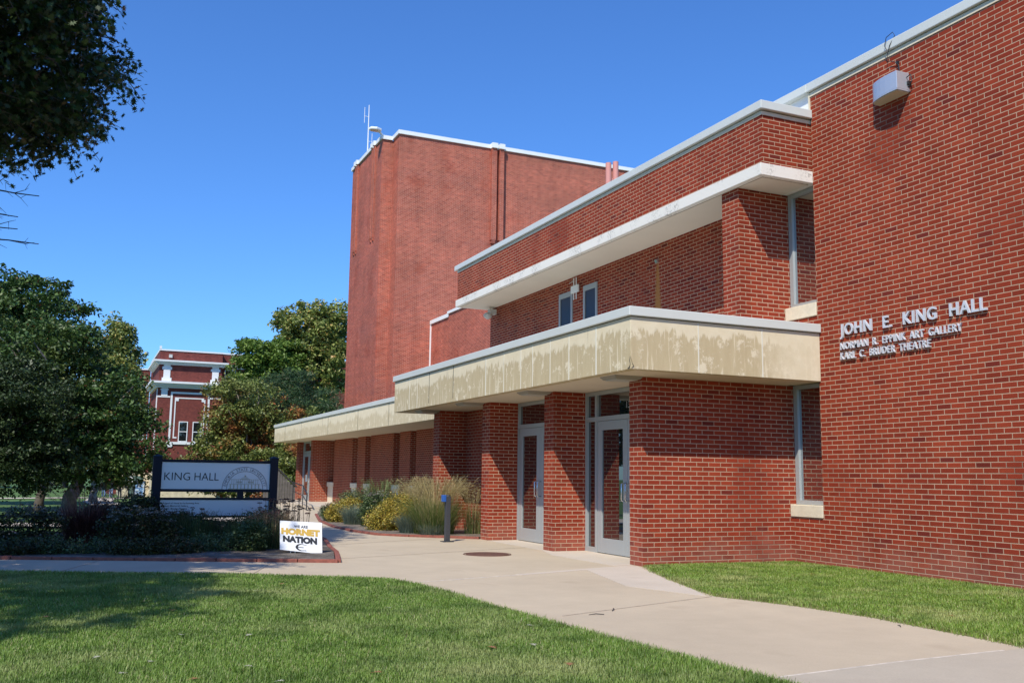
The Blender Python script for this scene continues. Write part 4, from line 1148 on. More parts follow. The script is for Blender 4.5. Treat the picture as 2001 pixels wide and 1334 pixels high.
for k, (x, y, lab) in enumerate(((-30, 150, 'far dark tree on the horizon at the left edge'), (-16, 165, 'far dark tree on the horizon behind the sunny lawn'), (-2, 170, 'far dark tree closing the view left of the far building'))):
    tree('oak_tree', lab, x, y, 4, 0.4, [(0, 0, 7, 8, 6, 6), (5, 0, 5.5, 6, 5, 4.5)], 160, 70, 0.7, M_DARKT, M_BARK, 'far trees', 1.6, 0.6, lo=0.3)

# grasses and shrubs -------------------------------------------------
def blades(n, base_r, h, spread, w, droop=0.5, base=(0, 0, 0), ell=1.0, seg=3, hv=(0.6, 1.1)):
    """a tuft of arching blades; returns vertices, polygon sizes, indices"""
    a = rng.uniform(0, 2*np.pi, n); r = base_r*np.sqrt(rng.uniform(0, 1, n))
    P0 = np.stack((r*np.cos(a), r*np.sin(a)*ell, np.zeros(n)), 1)+np.array(base)
    a2 = a+rng.normal(size=n)*0.7
    D = np.stack((np.cos(a2), np.sin(a2)*ell, np.zeros(n)), 1)
    H = h*rng.uniform(*hv, n); Sp = spread*rng.uniform(0.15, 1.0, n)
    sd = np.stack((-np.sin(a2), np.cos(a2), np.zeros(n)), 1)
    rows = []
    for k in range(seg+1):
        t = k/seg
        c = P0 + D*(Sp*t**1.6)[:, None] + np.array([0, 0, 1])*(H*(t-droop*0.5*t**3*(Sp/max(spread, 1e-6))))[:, None]
        ww = w*(1-t)**0.7*0.5 if k < seg else 0
        rows.append((c-sd*ww, c+sd*ww))
    V_ = np.stack([e for r_ in rows for e in r_], 1)     # n, 2*(seg+1), 3
    m_ = 2*(seg+1)
    q = []
    for k in range(seg): q.append([2*k, 2*k+1, 2*k+3, 2*k+2])
    q[-1] = [2*seg-2, 2*seg-1, 2*seg]
    sizes = np.tile([4]*(seg-1)+[3], n)
    loc = np.concatenate([np.array(x_) for x_ in q])
    idx_ = (np.arange(n)[:, None]*m_+loc[None, :]).ravel()
    return V_.reshape(-1, 3), sizes, idx_
def tuft(name, label, x, y, z, n, base_r, h, spread, w, mat, group=None, droop=0.5, ell=1.0, plume=None, seg=3):
    o = thing(name, label, 'plant', (x, y, z), group)
    V_, s_, i_ = blades(n, base_r, h, spread, w, droop, ell=ell, seg=seg)
    np_mesh('blades', V_, s_, mat, o, idx=i_)
    if plume:
        np_, ph, pw, pm, sp = plume
        a = rng.uniform(0, 2*np.pi, np_); rr = base_r*0.8*np.sqrt(rng.uniform(0, 1, np_))
        Q = []; mbp = []
        V2 = []; S2 = []
        for k in range(np_):
            d = np.array([np.cos(a[k]), np.sin(a[k])*ell, 0])
            H = ph*rng.uniform(0.8, 1.1); out = sp*rng.uniform(0.2, 1)
            p0 = d*rr[k]; p1 = p0+d*out*0.45+np.array([0, 0, H*0.75]); p2 = p0+d*out+np.array([0, 0, H])
            s = np.array([-d[1], d[0], 0])*0.0035
            V2 += [p0-s, p0+s, p1+s, p1-s, p1-s, p1+s, p2+s, p2-s]; S2 += [4, 4]
            m_ = pw[1]
            t = rng.uniform(0.25, 1.0, m_)[:, None]
            c = p1*(1-t)+p2*t+rng.normal(size=(m_, 3))*pw[0]*np.array([1, 1, 0.6])
            dr = (p2-p1)/np.linalg.norm(p2-p1)*pw[2]
            sd = rng.normal(size=(m_, 3)); sd /= np.linalg.norm(sd, axis=1, keepdims=True); sd *= 0.004
            e = np.stack((c-sd, c+sd, c+dr+rng.normal(size=(m_, 3))*pw[0]*0.6), 1).reshape(-1, 3)
            V2 += list(e); S2 += [3]*m_
        np_mesh('plumes', np.array(V2), S2, pm, o)
    return o
def shrub(name, label, x, y, z, lobes, ncl, per, leaf, mat, group=None, clr=0.12, aspect=0.5, flowers=None, upbias=0.5, lo=0.5):
    o = thing(name, label, 'shrub', (x, y, z), group)
    Pc = lobe_points(lobes, ncl, lo); Pc[:, 2] = np.maximum(Pc[:, 2], 0.02)
    st = MB()
    for c_ in Pc[:min(40, len(Pc))]:
        st.tube([(x+c_[0]*0.15, y+c_[1]*0.15, z), (x+c_[0]*0.7, y+c_[1]*0.7, z+c_[2]*0.6), (x+c_[0], y+c_[1], z+c_[2])], [0.010, 0.007, 0.003], 4)
    part('stems', st, M_TWIG, o)
    k = rng.poisson(per, len(Pc)); ctr = np.repeat(Pc, k, 0)
    P = ctr+rng.normal(size=ctr.shape)*clr*0.55; P[:, 2] = np.maximum(P[:, 2], 0.0)
    Vq, ps = leaf_quads(P, leaf, aspect, upbias)
    np_mesh('foliage', Vq, ps, mat, o)
    if flowers:
        nf, fs, fm = flowers
        top = Pc[np.argsort(-Pc[:, 2]-0.25*rng.uniform(size=len(Pc)))][:nf]
        for tp in top:
            Pf = tp+rng.normal(size=(26, 3))*np.array([fs, fs, fs*0.25])*0.7+np.array([0, 0, clr*0.7])
            Vq, ps = leaf_quads(Pf, fs*0.55, 0.9, 1.5)
            np_mesh('flower_head', Vq, ps, fm, o)
    return o
M_TALLG = leaf_mat('switch_grass', [(0, (0.09, 0.145, 0.035)), (0.5, (0.18, 0.25, 0.065)), (0.85, (0.30, 0.33, 0.12)), (1, (0.42, 0.36, 0.17))], 0.35)
M_TALLD = leaf_mat('dark_switch_grass', [(0, (0.035, 0.07, 0.018)), (0.6, (0.08, 0.14, 0.035)), (1, (0.17, 0.21, 0.07))], 0.25)
M_PLUME = leaf_mat('straw_plume', [(0, (0.34, 0.27, 0.11)), (1, (0.55, 0.45, 0.23))], 0.35)
M_PURP = leaf_mat('purple_grass', [(0, (0.05, 0.016, 0.016)), (0.7, (0.10, 0.035, 0.03)), (1, (0.20, 0.09, 0.055))], 0.15)
M_PURPL = leaf_mat('purple_plume', [(0, (0.16, 0.075, 0.06)), (1, (0.32, 0.19, 0.14))], 0.2)
M_GOLDL = leaf_mat('gold_barberry', [(0, (0.20, 0.19, 0.03)), (0.5, (0.38, 0.31, 0.045)), (0.85, (0.48, 0.36, 0.06)), (1, (0.42, 0.19, 0.04))], 0.25, patch=[(0, (0.16, 0.17, 0.035)), (1, (0.30, 0.27, 0.06))], pscale=2.5, plo=0.55, phi=0.66)
M_BLUEG = leaf_mat('blue_oat_grass', [(0, (0.09, 0.135, 0.095)), (0.7, (0.19, 0.25, 0.19)), (1, (0.30, 0.32, 0.20))], 0.25)
M_SHR = leaf_mat('shrub_leaf', [(0, (0.030, 0.055, 0.018)), (0.6, (0.075, 0.12, 0.035)), (1, (0.14, 0.17, 0.06))], 0.2)
M_SHRD = leaf_mat('dark_shrub_leaf', [(0, (0.020, 0.026, 0.007)), (0.6, (0.048, 0.060, 0.014)), (0.9, (0.085, 0.09, 0.022)), (1, (0.12, 0.06, 0.025))], 0.15)
M_SHBR = leaf_mat('russet_shrub_leaf', [(0, (0.035, 0.022, 0.010)), (0.5, (0.085, 0.055, 0.022)), (1, (0.16, 0.10, 0.04))], 0.15)
M_SHRB = leaf_mat('pale_shrub_leaf', [(0, (0.06, 0.09, 0.03)), (0.6, (0.13, 0.16, 0.06)), (1, (0.24, 0.22, 0.11))], 0.25)
M_SEDUM = leaf_mat('sedum_head', [(0, (0.10, 0.045, 0.032)), (0.7, (0.19, 0.095, 0.065)), (1, (0.28, 0.17, 0.11))], 0.1)
M_MUMF = leaf_mat('pale_bloom', [(0, (0.22, 0.20, 0.17)), (1, (0.42, 0.38, 0.30))], 0.2)
M_DRY = leaf_mat('dry_stem', [(0, (0.16, 0.10, 0.05)), (1, (0.34, 0.23, 0.12))], 0.2)
M_FINE = leaf_mat('fine_green', [(0, (0.03, 0.06, 0.02)), (0.6, (0.07, 0.12, 0.035)), (1, (0.15, 0.17, 0.06))], 0.2)
# sunny bed below the canopy
G1 = 'plants in the sunny bed'
tuft('ornamental_grass', 'tall feathery switch grass with straw plumes leaning against the last pier', 7.4, 20.75, 0.05, 1500, 0.45, 0.92, 0.95, 0.011, M_TALLG, G1, 0.35, plume=(330, 1.16, (0.05, 16, 0.06), M_PLUME, 0.85), seg=4)
tuft('ornamental_grass', 'thin upright grass tuft in the corner of the recessed brick wall', 8.25, 20.5, 0.05, 160, 0.20, 0.75, 0.30, 0.010, M_TALLG, G1, 0.2, plume=(26, 0.98, (0.03, 10, 0.05), M_PLUME, 0.2))
tuft('ornamental_grass', 'green upright grass clump behind the golden shrub', 7.9, 26.6, 0.05, 1000, 0.45, 0.90, 0.55, 0.013, M_TALLD, G1, 0.3, plume=(110, 1.12, (0.04, 8, 0.06), M_TALLG, 0.45))
tuft('ornamental_grass', 'darker green grass clump right against the low wing wall', 9.2, 27.2, 0.05, 1000, 0.5, 0.88, 0.6, 0.013, M_TALLD, G1, 0.3, plume=(100, 1.05, (0.04, 8, 0.06), M_TALLD, 0.5))
shrub('golden_shrub', 'broad golden yellow shrub in the middle of the sunny bed', 6.95, 22.7, 0.05, [(0.05, 0, 0.28, 0.58, 0.6, 0.34), (0.5, 0.45, 0.46, 0.5, 0.6, 0.36), (-0.28, -0.35, 0.16, 0.40, 0.5, 0.22)], 420, 38, 0.045, M_GOLDL, G1, 0.11, 0.6)
shrub('golden_shrub', 'smaller golden shrub at the far end of the sunny bed', 6.75, 26.3, 0.05, [(-0.1, 0, 0.2, 0.38, 0.5, 0.26), (0.35, 0.4, 0.30, 0.4, 0.5, 0.30)], 240, 36, 0.05, M_GOLDL, G1, 0.11, 0.6)
shrub('round_shrub', 'loose green shrub with pale seed heads left of the golden shrub', 6.85, 23.9, 0.05, [(0, 0, 0.30, 0.30, 0.4, 0.32), (0.3, 0.5, 0.48, 0.40, 0.5, 0.34)], 230, 34, 0.05, M_SHR, G1, 0.11, 0.55, flowers=(30, 0.05, M_MUMF))
shrub('round_shrub', 'pale green shrub at the back of the bed under the far windows', 7.9, 29.0, 0.05, [(0, 0, 0.4, 0.7, 0.9, 0.40)], 240, 32, 0.06, M_SHRB, G1, 0.14, 0.5)
tuft('blue_grass', 'blue grey grass tuft in front of the golden shrub', 6.92, 21.05, 0.05, 900, 0.22, 0.50, 0.48, 0.008, M_BLUEG, G1, 0.5)
tuft('blue_grass', 'low blue grey grass tuft at the foot of the tall switch grass', 7.2, 20.35, 0.05, 500, 0.25, 0.30, 0.40, 0.008, M_BLUEG, G1, 0.5)
tuft('blue_grass', 'blue grey grass tuft between the two golden shrubs', 6.68, 25.0, 0.05, 900, 0.26, 0.58, 0.50, 0.009, M_BLUEG, G1, 0.45)
shrub('round_shrub', 'small dark rosy leaved shrub at the left tip of the sunny bed', 6.5, 26.9, 0.05, [(0, 0, 0.22, 0.24, 0.4, 0.22)], 110, 30, 0.045, M_SHR, G1, 0.09, 0.55, flowers=(14, 0.045, M_SEDUM))
# shaded bed on the left
G2 = 'plants in the shaded bed'
tuft('fountain_grass', 'purple fountain grass with drooping plumes at the far left of the shaded bed', 0.15, 19.4, 0.05, 1500, 0.32, 0.80, 0.75, 0.012, M_PURP, G2, 0.6, plume=(42, 1.0, (0.02, 24, 0.04), M_PURPL, 0.6), seg=4)
tuft('fountain_grass', 'purple fountain grass midway between the left edge and the name sign', 0.85, 20.6, 0.05, 1400, 0.32, 0.76, 0.75, 0.012, M_PURP, G2, 0.6, plume=(38, 0.94, (0.02, 24, 0.04), M_PURPL, 0.6), seg=4)
shrub('mounded_shrub', 'dark mounded shrub with pale blooms at the left end near the edging', -0.75, 18.4, 0.05, [(0, 0, 0.28, 0.6, 0.55, 0.38)], 220, 30, 0.05, M_SHRD, G2, 0.1, 0.55, flowers=(40, 0.05, M_MUMF))
shrub('mounded_shrub', 'dark mounded shrub with dusty pale blooms right before the left sign post', 0.9, 18.1, 0.05, [(0, 0, 0.30, 0.55, 0.5, 0.38), (0.4, 0.1, 0.22, 0.4, 0.4, 0.3)], 260, 30, 0.05, M_SHRD, G2, 0.1, 0.55, flowers=(55, 0.05, M_MUMF))
shrub('mounded_shrub', 'taller dark green bush behind the purple grasses beside the left sign post', 1.1, 20.0, 0.05, [(0, 0, 0.4, 0.42, 0.4, 0.44)], 200, 30, 0.06, M_SHRD, G2, 0.12, 0.5)
shrub('mounded_shrub', 'russet rounded bush between the two purple grasses', 0.45, 19.9, 0.05, [(0, 0, 0.32, 0.5, 0.4, 0.36)], 230, 30, 0.055, M_SHBR, G2, 0.11, 0.5)
shrub('mounded_shrub', 'dark bush at the back of the bed behind the left end of the name sign', 1.75, 19.6, 0.05, [(0, 0, 0.22, 0.5, 0.4, 0.26)], 210, 30, 0.05, M_SHRD, G2, 0.1, 0.5)
shrub('mounded_shrub', 'russet bush below the middle of the lower sign panel', 2.55, 19.2, 0.05, [(0, 0, 0.17, 0.55, 0.4, 0.2)], 210, 30, 0.05, M_SHBR, G2, 0.1, 0.5)
shrub('mounded_shrub', 'olive bush in front of the right sign post', 3.35, 19.3, 0.05, [(0, 0, 0.25, 0.5, 0.5, 0.3)], 230, 30, 0.05, M_SHR, G2, 0.1, 0.5)
shrub('ground_cover', 'sparse dark ground cover at the left edge just behind the brick edging', -0.9, 17.15, 0.05, [(0, 0, 0.06, 0.8, 0.3, 0.12)], 200, 26, 0.04, M_SHRD, G2, 0.09, 0.6)
shrub('ground_cover', 'dark ground cover directly behind the edging in front of the dusty mounded shrub', 1.15, 16.75, 0.05, [(0, 0, 0.07, 0.8, 0.35, 0.14)], 220, 26, 0.04, M_SHRD, G2, 0.09, 0.6)
shrub('ground_cover', 'low yellow green ground cover along the left stretch of the edging', 0.0, 17.2, 0.05, [(0, 0, 0.06, 0.8, 0.35, 0.12), (-0.9, 0.4, 0.06, 0.6, 0.35, 0.12)], 220, 26, 0.04, M_SHR, G2, 0.09, 0.6)
shrub('ground_cover', 'low green ground cover below the name sign panels', 2.3, 17.3, 0.05, [(0, 0, 0.08, 0.75, 0.5, 0.14)], 220, 26, 0.04, M_SHR, G2, 0.09, 0.6)
tuft('dry_perennial', 'wispy dark stems standing under the left half of the name sign', 2.0, 18.9, 0.05, 900, 0.45, 0.55, 0.25, 0.008, M_FINE, G2, 0.2, plume=(120, 0.55, (0.03, 8, 0.03), M_SHRD, 0.2))
tuft('dry_perennial', 'wispy dark stems standing under the right half of the name sign', 2.85, 18.3, 0.05, 900, 0.4, 0.50, 0.25, 0.008, M_FINE, G2, 0.2, plume=(100, 0.5, (0.03, 8, 0.03), M_SHRD, 0.2))
shrub('round_shrub', 'dark glossy bush directly left of the lawn sign', 2.75, 16.9, 0.05, [(0, 0, 0.22, 0.26, 0.28, 0.26)], 130, 30, 0.05, M_SHR, G2, 0.09, 0.5)
shrub('round_shrub', 'round bush in the left bed behind the sign posts with sunlit leaves', 1.75, 21.9, 0.05, [(0, 0, 0.28, 0.45, 0.3, 0.26)], 160, 30, 0.055, M_SHRB, G2, 0.1, 0.5)
tuft('dry_perennial', 'fine pale stems of a dry perennial rising behind the lawn sign', 3.2, 17.4, 0.05, 900, 0.36, 0.60, 0.30, 0.007, M_FINE, G2, 0.2, plume=(110, 0.6, (0.03, 8, 0.03), M_DRY, 0.25))
def sedum(x, y, n, sx, sy, h, label):
    o = thing('sedum', label, 'plant', (x, y, 0.05), G2)
    st = MB(); Pf = []
    for k in range(n):
        px_ = x+rng.uniform(-sx, sx); py_ = y+rng.uniform(-sy, sy); hz = h*rng.uniform(0.72, 1.08)
        q = (px_+rng.normal()*0.05, py_+rng.normal()*0.05, hz)
        st.tube([(px_, py_, 0.05), ((px_+q[0])/2+rng.normal()*0.01, (py_+q[1])/2, hz*0.55), q], [0.006, 0.005, 0.004], 4)
        r_ = rng.uniform(0.035, 0.062)
        a = rng.uniform(0, 6.283, 46); rr = r_*np.sqrt(rng.uniform(0, 1, 46))
        Pf.append(np.stack((q[0]-x+rr*np.cos(a), q[1]-y+rr*np.sin(a), hz-0.05+0.012*(1-(rr/r_)**2)+rng.normal(size=46)*0.004), 1))
    part('stems', st, M_DRY, o)
    for q_ in Pf:
        Vq, ps = leaf_quads(q_, 0.028, 0.9, 1.5)
        np_mesh('flower_head', Vq, ps, M_SEDUM, o)
sedum(3.75, 19.2, 48, 0.42, 0.6, 0.78, 'stand of flat brown sedum heads right of the name sign')
sedum(1.95, 19.6, 16, 0.36, 0.2, 0.62, 'few dark flat sedum heads in front of the lower sign panel')
sedum(3.2, 18.0, 34, 0.34, 0.4, 0.62, 'low brown sedum heads behind the lawn sign')

# lawns of real blades ----------------------------------------------
def in_poly(P, poly_):
    x, y = P[:, 0], P[:, 1]; ins = np.zeros(len(P), bool); n = len(poly_)
    for i in range(n):
        x0, y0 = poly_[i]; x1, y1 = poly_[(i+1) % n]
        c = ((y0 > y) != (y1 > y)) & (x < (x1-x0)*(y-y0)/(y1-y0+1e-12)+x0)
        ins ^= c
    return ins
def lawn(name, poly_, areas, mat, hmul, label, cat):
    VV = []; SS = []; II = []; off = 0
    for (x0, x1, y0, y1, dens, w, h) in areas:
        n = int((x1-x0)*(y1-y0)*dens)
        P = np.stack((rng.uniform(x0, x1, n), rng.uniform(y0, y1, n)), 1)
        # ragged edge: keep some blades that lean out over the paving
        keep = in_poly(P+rng.normal(size=P.shape)*0.035, poly_)
        P = P[keep]; n = len(P)
        if not n: continue
        a = rng.uniform(0, 2*np.pi, n)
        tone = np.sin(P[:, 0]*1.7+0.6*np.sin(P[:, 1]*1.3))*np.sin(P[:, 1]*1.1+1.0)
        H = h*hmul*rng.uniform(0.45, 1.15, n)*(1+0.22*tone)
        ln = H*rng.uniform(0.2, 0.9, n)
        d = np.stack((np.cos(a), np.sin(a), np.zeros(n)), 1); s = np.stack((-np.sin(a), np.cos(a), np.zeros(n)), 1)*w*0.5
        # turn blades so that most show some width
        p0 = np.stack((P[:, 0], P[:, 1], np.full(n, 0.004)), 1)
        p1 = p0+d*(ln*0.35)[:, None]+np.array([0, 0, 1])*(H*0.62)[:, None]
        p2 = p0+d*ln[:, None]+np.array([0, 0, 1])*H[:, None]
        V_ = np.stack((p0-s, p0+s, p1+s*0.8, p1-s*0.8, p2), 1).reshape(-1, 3)
        SS.append(np.tile([4, 3], n))
        II.append((np.arange(n)[:, None]*5+np.array([0, 1, 2, 3, 3, 2, 4])[None, :]).ravel()+off)
        VV.append(V_); off += len(V_)
    o = np_mesh(name, np.concatenate(VV), np.concatenate(SS), mat, idx=np.concatenate(II))
    return tag(o, label, cat, kind='stuff')
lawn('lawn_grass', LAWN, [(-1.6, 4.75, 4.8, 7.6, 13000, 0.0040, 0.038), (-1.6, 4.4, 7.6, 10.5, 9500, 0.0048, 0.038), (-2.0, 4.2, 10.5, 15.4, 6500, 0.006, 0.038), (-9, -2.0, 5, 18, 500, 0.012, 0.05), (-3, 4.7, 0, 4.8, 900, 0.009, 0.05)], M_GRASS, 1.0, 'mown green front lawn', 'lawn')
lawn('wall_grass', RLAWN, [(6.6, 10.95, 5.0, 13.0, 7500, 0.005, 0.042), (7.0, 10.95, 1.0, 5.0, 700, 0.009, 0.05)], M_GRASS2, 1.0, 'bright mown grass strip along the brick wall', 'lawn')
M_STRAW = grass_mat('straw_edge', (0.16, 0.18, 0.05), (0.28, 0.26, 0.10), (0.36, 0.32, 0.15), (0.46, 0.40, 0.22), 1.5)
EDGE = RLAWN[:10]
lawn('edge_grass', EDGE+[(x+0.16, y-0.02) for x, y in EDGE[::-1]], [(6.6, 8.4, 5.0, 13.0, 5000, 0.006, 0.030)], M_STRAW, 1.0, 'straw coloured fringe where the bright grass meets the path', 'lawn')
# far lawn stubble is in the ground material; fallen leaves on the near lawn
M_LEAFB = plain('brown_dry_leaf', (0.26, 0.12, 0.05), 0.7)
M_LEAFP = plain('pale_dry_leaf', (0.36, 0.35, 0.25), 0.6)
def fallen(x, y, z, s, mat, label, group):
    n = len(OAKL); a = random.uniform(0, 6.28); ca, sa = math.cos(a), math.sin(a)
    V_ = []
    for (u, v) in OAKL:
        zz = z-0.012+s*(abs(u)*0.22+0.1*v)
        V_.append((x+s*(u*ca-v*sa), y+s*(u*sa+v*ca), zz))
    mb = MB().add(V_+[(p[0], p[1], p[2]+0.0015) for p in V_], [tuple(range(n))[::-1], tuple(range(n, 2*n))]+[(i, (i+1) % n, n+(i+1) % n, n+i) for i in range(n)])
    o = part('fallen_leaf', mb, mat, loc=(x, y, z))
    tag(o, label, 'leaf', group)
for (x, y) in ((0.75, 6.6), (1.9, 6.4), (3.0, 7.0), (-0.2, 9.8), (0.9, 9.9), (2.3, 11.8), (3.25, 6.2)):
    fallen(x, y, 0.048, 0.085, M_LEAFB, 'small curled brown leaf fallen on the front lawn', 'brown leaves fallen on the front lawn')
for (x, y) in ((0.35, 6.95), (0.2, 7.6), (1.15, 6.9), (1.25, 6.35), (3.35, 7.0), (1.35, 8.2), (0.85, 8.4), (1.9, 11.2), (2.9, 9.4), (0.55, 7.3), (3.75, 7.9)):
    fallen(x, y, 0.048, 0.07, M_LEAFP, 'small pale grey leaf fallen on the front lawn', 'pale leaves fallen on the front lawn')
for (x, y) in ((7.9, 11.4), (9.2, 8.0), (8.0, 7.1), (9.6, 10.9)):
    fallen(x, y, 0.04, 0.085, M_LEAFB, 'small brown leaf fallen on the grass by the brick wall', 'leaves fallen on the wall grass')
for (x, y, l) in ((4.75, 8.5, 0.16), (5.1, 8.75, 0.2), (7.1, 6.9, 0.1)):
    a = random.uniform(0, 3)
    tag(part('twig', MB().tube([(x-l/2*math.cos(a), y-l/2*math.sin(a), 0.006), (x, y, 0.012), (x+l/2*math.cos(a+.3), y+l/2*math.sin(a+.3), 0.006)], [0.004, 0.005, 0.003], 5), M_TWIG, loc=(x, y, 0)), 'short dark twig lying on the tan concrete path', 'twig', 'twigs on the concrete path')

# ------------------------------------------------------------------ far brick building with white trim
F = thing('college_building', 'old dark red brick building with white cornices far behind the name sign', 'building', (10.4, 112, -1.5))
M_WTRIM = plain('white_stone_trim', (0.74, 0.76, 0.77), 0.7)
M_CREAM = plain('cream_stone_base', (0.62, 0.52, 0.36), 0.85, var=0.22, scale=2.0, bump=0.02)
x0, x1, y0 = 7.15, 13.75, 110.0
part('pavilion_wall', MB().box(x0, x1, y0, y0+14, 1.25, 14.5), M_FBRICK, F)
part('right_wing_wall', MB().box(x1, 40, y0+1.2, y0+14, 1.25, 14.62), M_FBRICK, F)
part('left_wing_wall', MB().box(3.2, x0, 125, 138, -2.6, 13.75), M_FBRICK, F)
part('stone_base', MB().box(x0-0.12, x1+0.1, y0-0.12, y0+14, -2.6, 1.25).box(x1+0.1, 40, y0+1.08, y0+14, -2.6, 1.25).box(4.15, x0-0.12, 113.0, 138, -2.6, 1.25), M_CREAM, F)
part('parapet_coping', MB().box(x0-0.08, x1+0.08, y0-0.08, y0+14, 14.5, 14.66).box(x1+0.08, 40, y0+1.12, y0+14, 14.62, 14.78).box(3.1, x0-0.1, 124.9, 138, 13.75, 13.9).box(x0-0.1, x0+0.12, y0-0.1, y0+0.1, 14.66, 15.0), M_WTRIM, F)
cz = MB()
for (a_, b_, pr) in ((12.98, 13.12, 0.22), (13.12, 13.28, 0.40), (13.28, 13.46, 0.62)): cz.box(x0-pr, x1+pr, y0-pr, y0+10, a_, b_)
for (a_, b_, pr) in ((13.0, 13.2, 0.2), (13.2, 13.4, 0.45)): cz.box(x1+0.63, 40, y0+1.2-pr, y0+3, a_, b_)
part('upper_cornice', cz, M_WTRIM, F)
cz = MB()
for (a_, b_, pr) in ((10.45, 10.68, 0.25), (10.68, 10.90, 0.55), (10.90, 11.12, 0.85)): cz.box(x0-pr, x1+pr, y0-pr, y0+10, a_, b_)
cz.box(3.1, x0-0.9, 124.75, 126, 11.9, 12.15).box(3.1, x0-0.9, 124.8, 126, 9.4, 9.75)
part('lower_cornice', cz, M_WTRIM, F)
q = MB()
for (a_, b_) in ((x0+0.45, x0+1.15), (x1-1.05, x1-0.35)):
    q = MB().box(a_, b_, y0-0.06, y0, 11.12, 12.98).box(a_-0.15, b_+0.15, y0-0.065, y0, 12.45, 12.75).box(a_-0.15, b_+0.15, y0-0.065, y0, 11.12, 11.55)
    part('quoin', q, M_WTRIM, F)
q = MB()
part('corner_trim', MB().box(x1-1.3, x1+0.02, y0-0.05, y0, 9.4, 9.56), M_WTRIM, F)
q.box(x0+0.35, x0+1.0, y0-0.07, y0, 9.55, 10.45).box(x0+0.25, x0+1.1, y0-0.075, y0, 10.2, 10.32)
q.box(x0-0.02, x0+1.3, y0-0.05, y0, 9.4, 9.56)
q.box(x0-0.06, x0, y0+0.3, y0+0.5, 1.25, 10.4).box(x0-0.06, x0, y0+1.0, y0+1.2, 1.25, 10.4)
part('corner_trim', q, M_WTRIM, F)
fr = MB()
def rect(ax0, ax1, az0, az1, w, yy, bottom=True):
    fr.box(ax0, ax0+w, yy, y0, az0, az1).box(ax1-w, ax1, yy, y0, az0, az1).box(ax0+w, ax1-w, yy, y0, az1-w, az1)
    if bottom: fr.box(ax0+w, ax1-w, yy, y0, az0, az0+w)
rect(8.5, 12.6, 4.62, 10.05, 0.2, y0-0.05, False)
rect(8.95, 12.15, 5.0, 9.45, 0.12, y0-0.04, False)
fr.box(8.35, 12.75, y0-0.12, y0, 4.35, 4.62).box(8.4, 8.95, y0-0.1, y0, 4.05, 4.35).box(12.1, 12.7, y0-0.1, y0, 4.05, 4.35)
fr.box(9.07, 9.35, y0-0.045, y0, 9.05, 9.33).box(11.75, 12.03, y0-0.045, y0, 9.05, 9.33).box(9.07, 9.35, y0-0.045, y0, 5.0, 5.15)
part('panel_frame', fr, M_WTRIM, F)
def sash(ax0, ax1, az0, az1, yy, parent=F):
    w = part('window', MB().box(ax0, ax0+.09, yy-.06, yy, az0, az1).box(ax1-.09, ax1, yy-.06, yy, az0, az1).box(ax0+.09, ax1-.09, yy-.06, yy, az1-.09, az1).box(ax0+.09, ax1-.09, yy-.06, yy, az0, az0+.1).box(ax0+.09, ax1-.09, yy-.05, yy, (az0+az1)/2-.04, (az0+az1)/2+.04), M_WTRIM, parent)
    part('pane', MB().box(ax0+.09, ax1-.09, yy-.02, yy+.01, az0+.1, az1-.09), M_GLASS, w)
sash(9.5, 10.45, 4.63, 6.85, y0); sash(10.95, 11.9, 4.63, 6.85, y0)
for xx in (14.2, 16.4, 18.6): sash(xx, xx+1.2, 11.2, 12.9, y0+1.2)
for xx in (3.5, 4.65, 5.8): sash(xx, xx+0.95, 9.9, 11.8, 125)
for xx in (3.5, 4.65, 5.8): sash(xx, xx+1.0, 5.2, 7.1, 125)
for xx in (12.6, 13.6, 15.6, 17.0, 18.4): sash(xx, xx+0.85, -0.6, 0.75, y0+(-0.12 if xx+.9 < x1+.1 else 1.08))
part('doorway', MB().box(5.0, 6.4, 112.9, 113.0, -1.35, 0.9), plain('green_door', (0.10, 0.16, 0.13), 0.5), F)
part('roof_light', MB().box(x0+0.9, x0+1.25, y0-0.25, y0, 13.75, 14.1), M_GREYP, F)

# poster stand and people by the far building
o = thing('poster_stand', 'free-standing black framed poster board in blue and white by the stone base', 'sign', (5.6, 104, -1.3))
part('frame', MB().box(5.05, 5.17, 103.95, 104.05, -1.33, 0.45).box(6.05, 6.17, 103.95, 104.05, -1.33, 0.45).box(5.17, 6.05, 103.96, 104.04, 0.37, 0.45).box(5.17, 6.05, 103.96, 104.04, -1.1, -1.02), M_BLK, o)
def poster_mat():
    t = NT('blue_poster'); a = t.noise(t.pos(), 2.2, 3, 0.5)
    t.base(t.ramp(a, [(0.35, (0.75, 0.78, 0.8)), (0.48, (0.25, 0.45, 0.7)), (0.56, (0.05, 0.12, 0.3)), (0.7, (0.6, 0.65, 0.7))])); t.rough(0.4)
    return t.m
part('poster', MB().box(5.17, 6.05, 103.98, 104.0, -1.02, 0.37), poster_mat(), o)
o = thing('notice_board', 'small white notice board on posts left of the poster board', 'sign', (4.5, 104.6, -1.3))
part('board', MB().box(4.55, 5.0, 104.6, 104.65, 0.1, 0.85), M_WHITE, o)
part('post', MB().box(4.58, 4.64, 104.65, 104.7, -1.33, 0.8), M_DGREY, o)
part('post', MB().box(4.91, 4.97, 104.65, 104.7, -1.33, 0.8), M_DGREY, o)

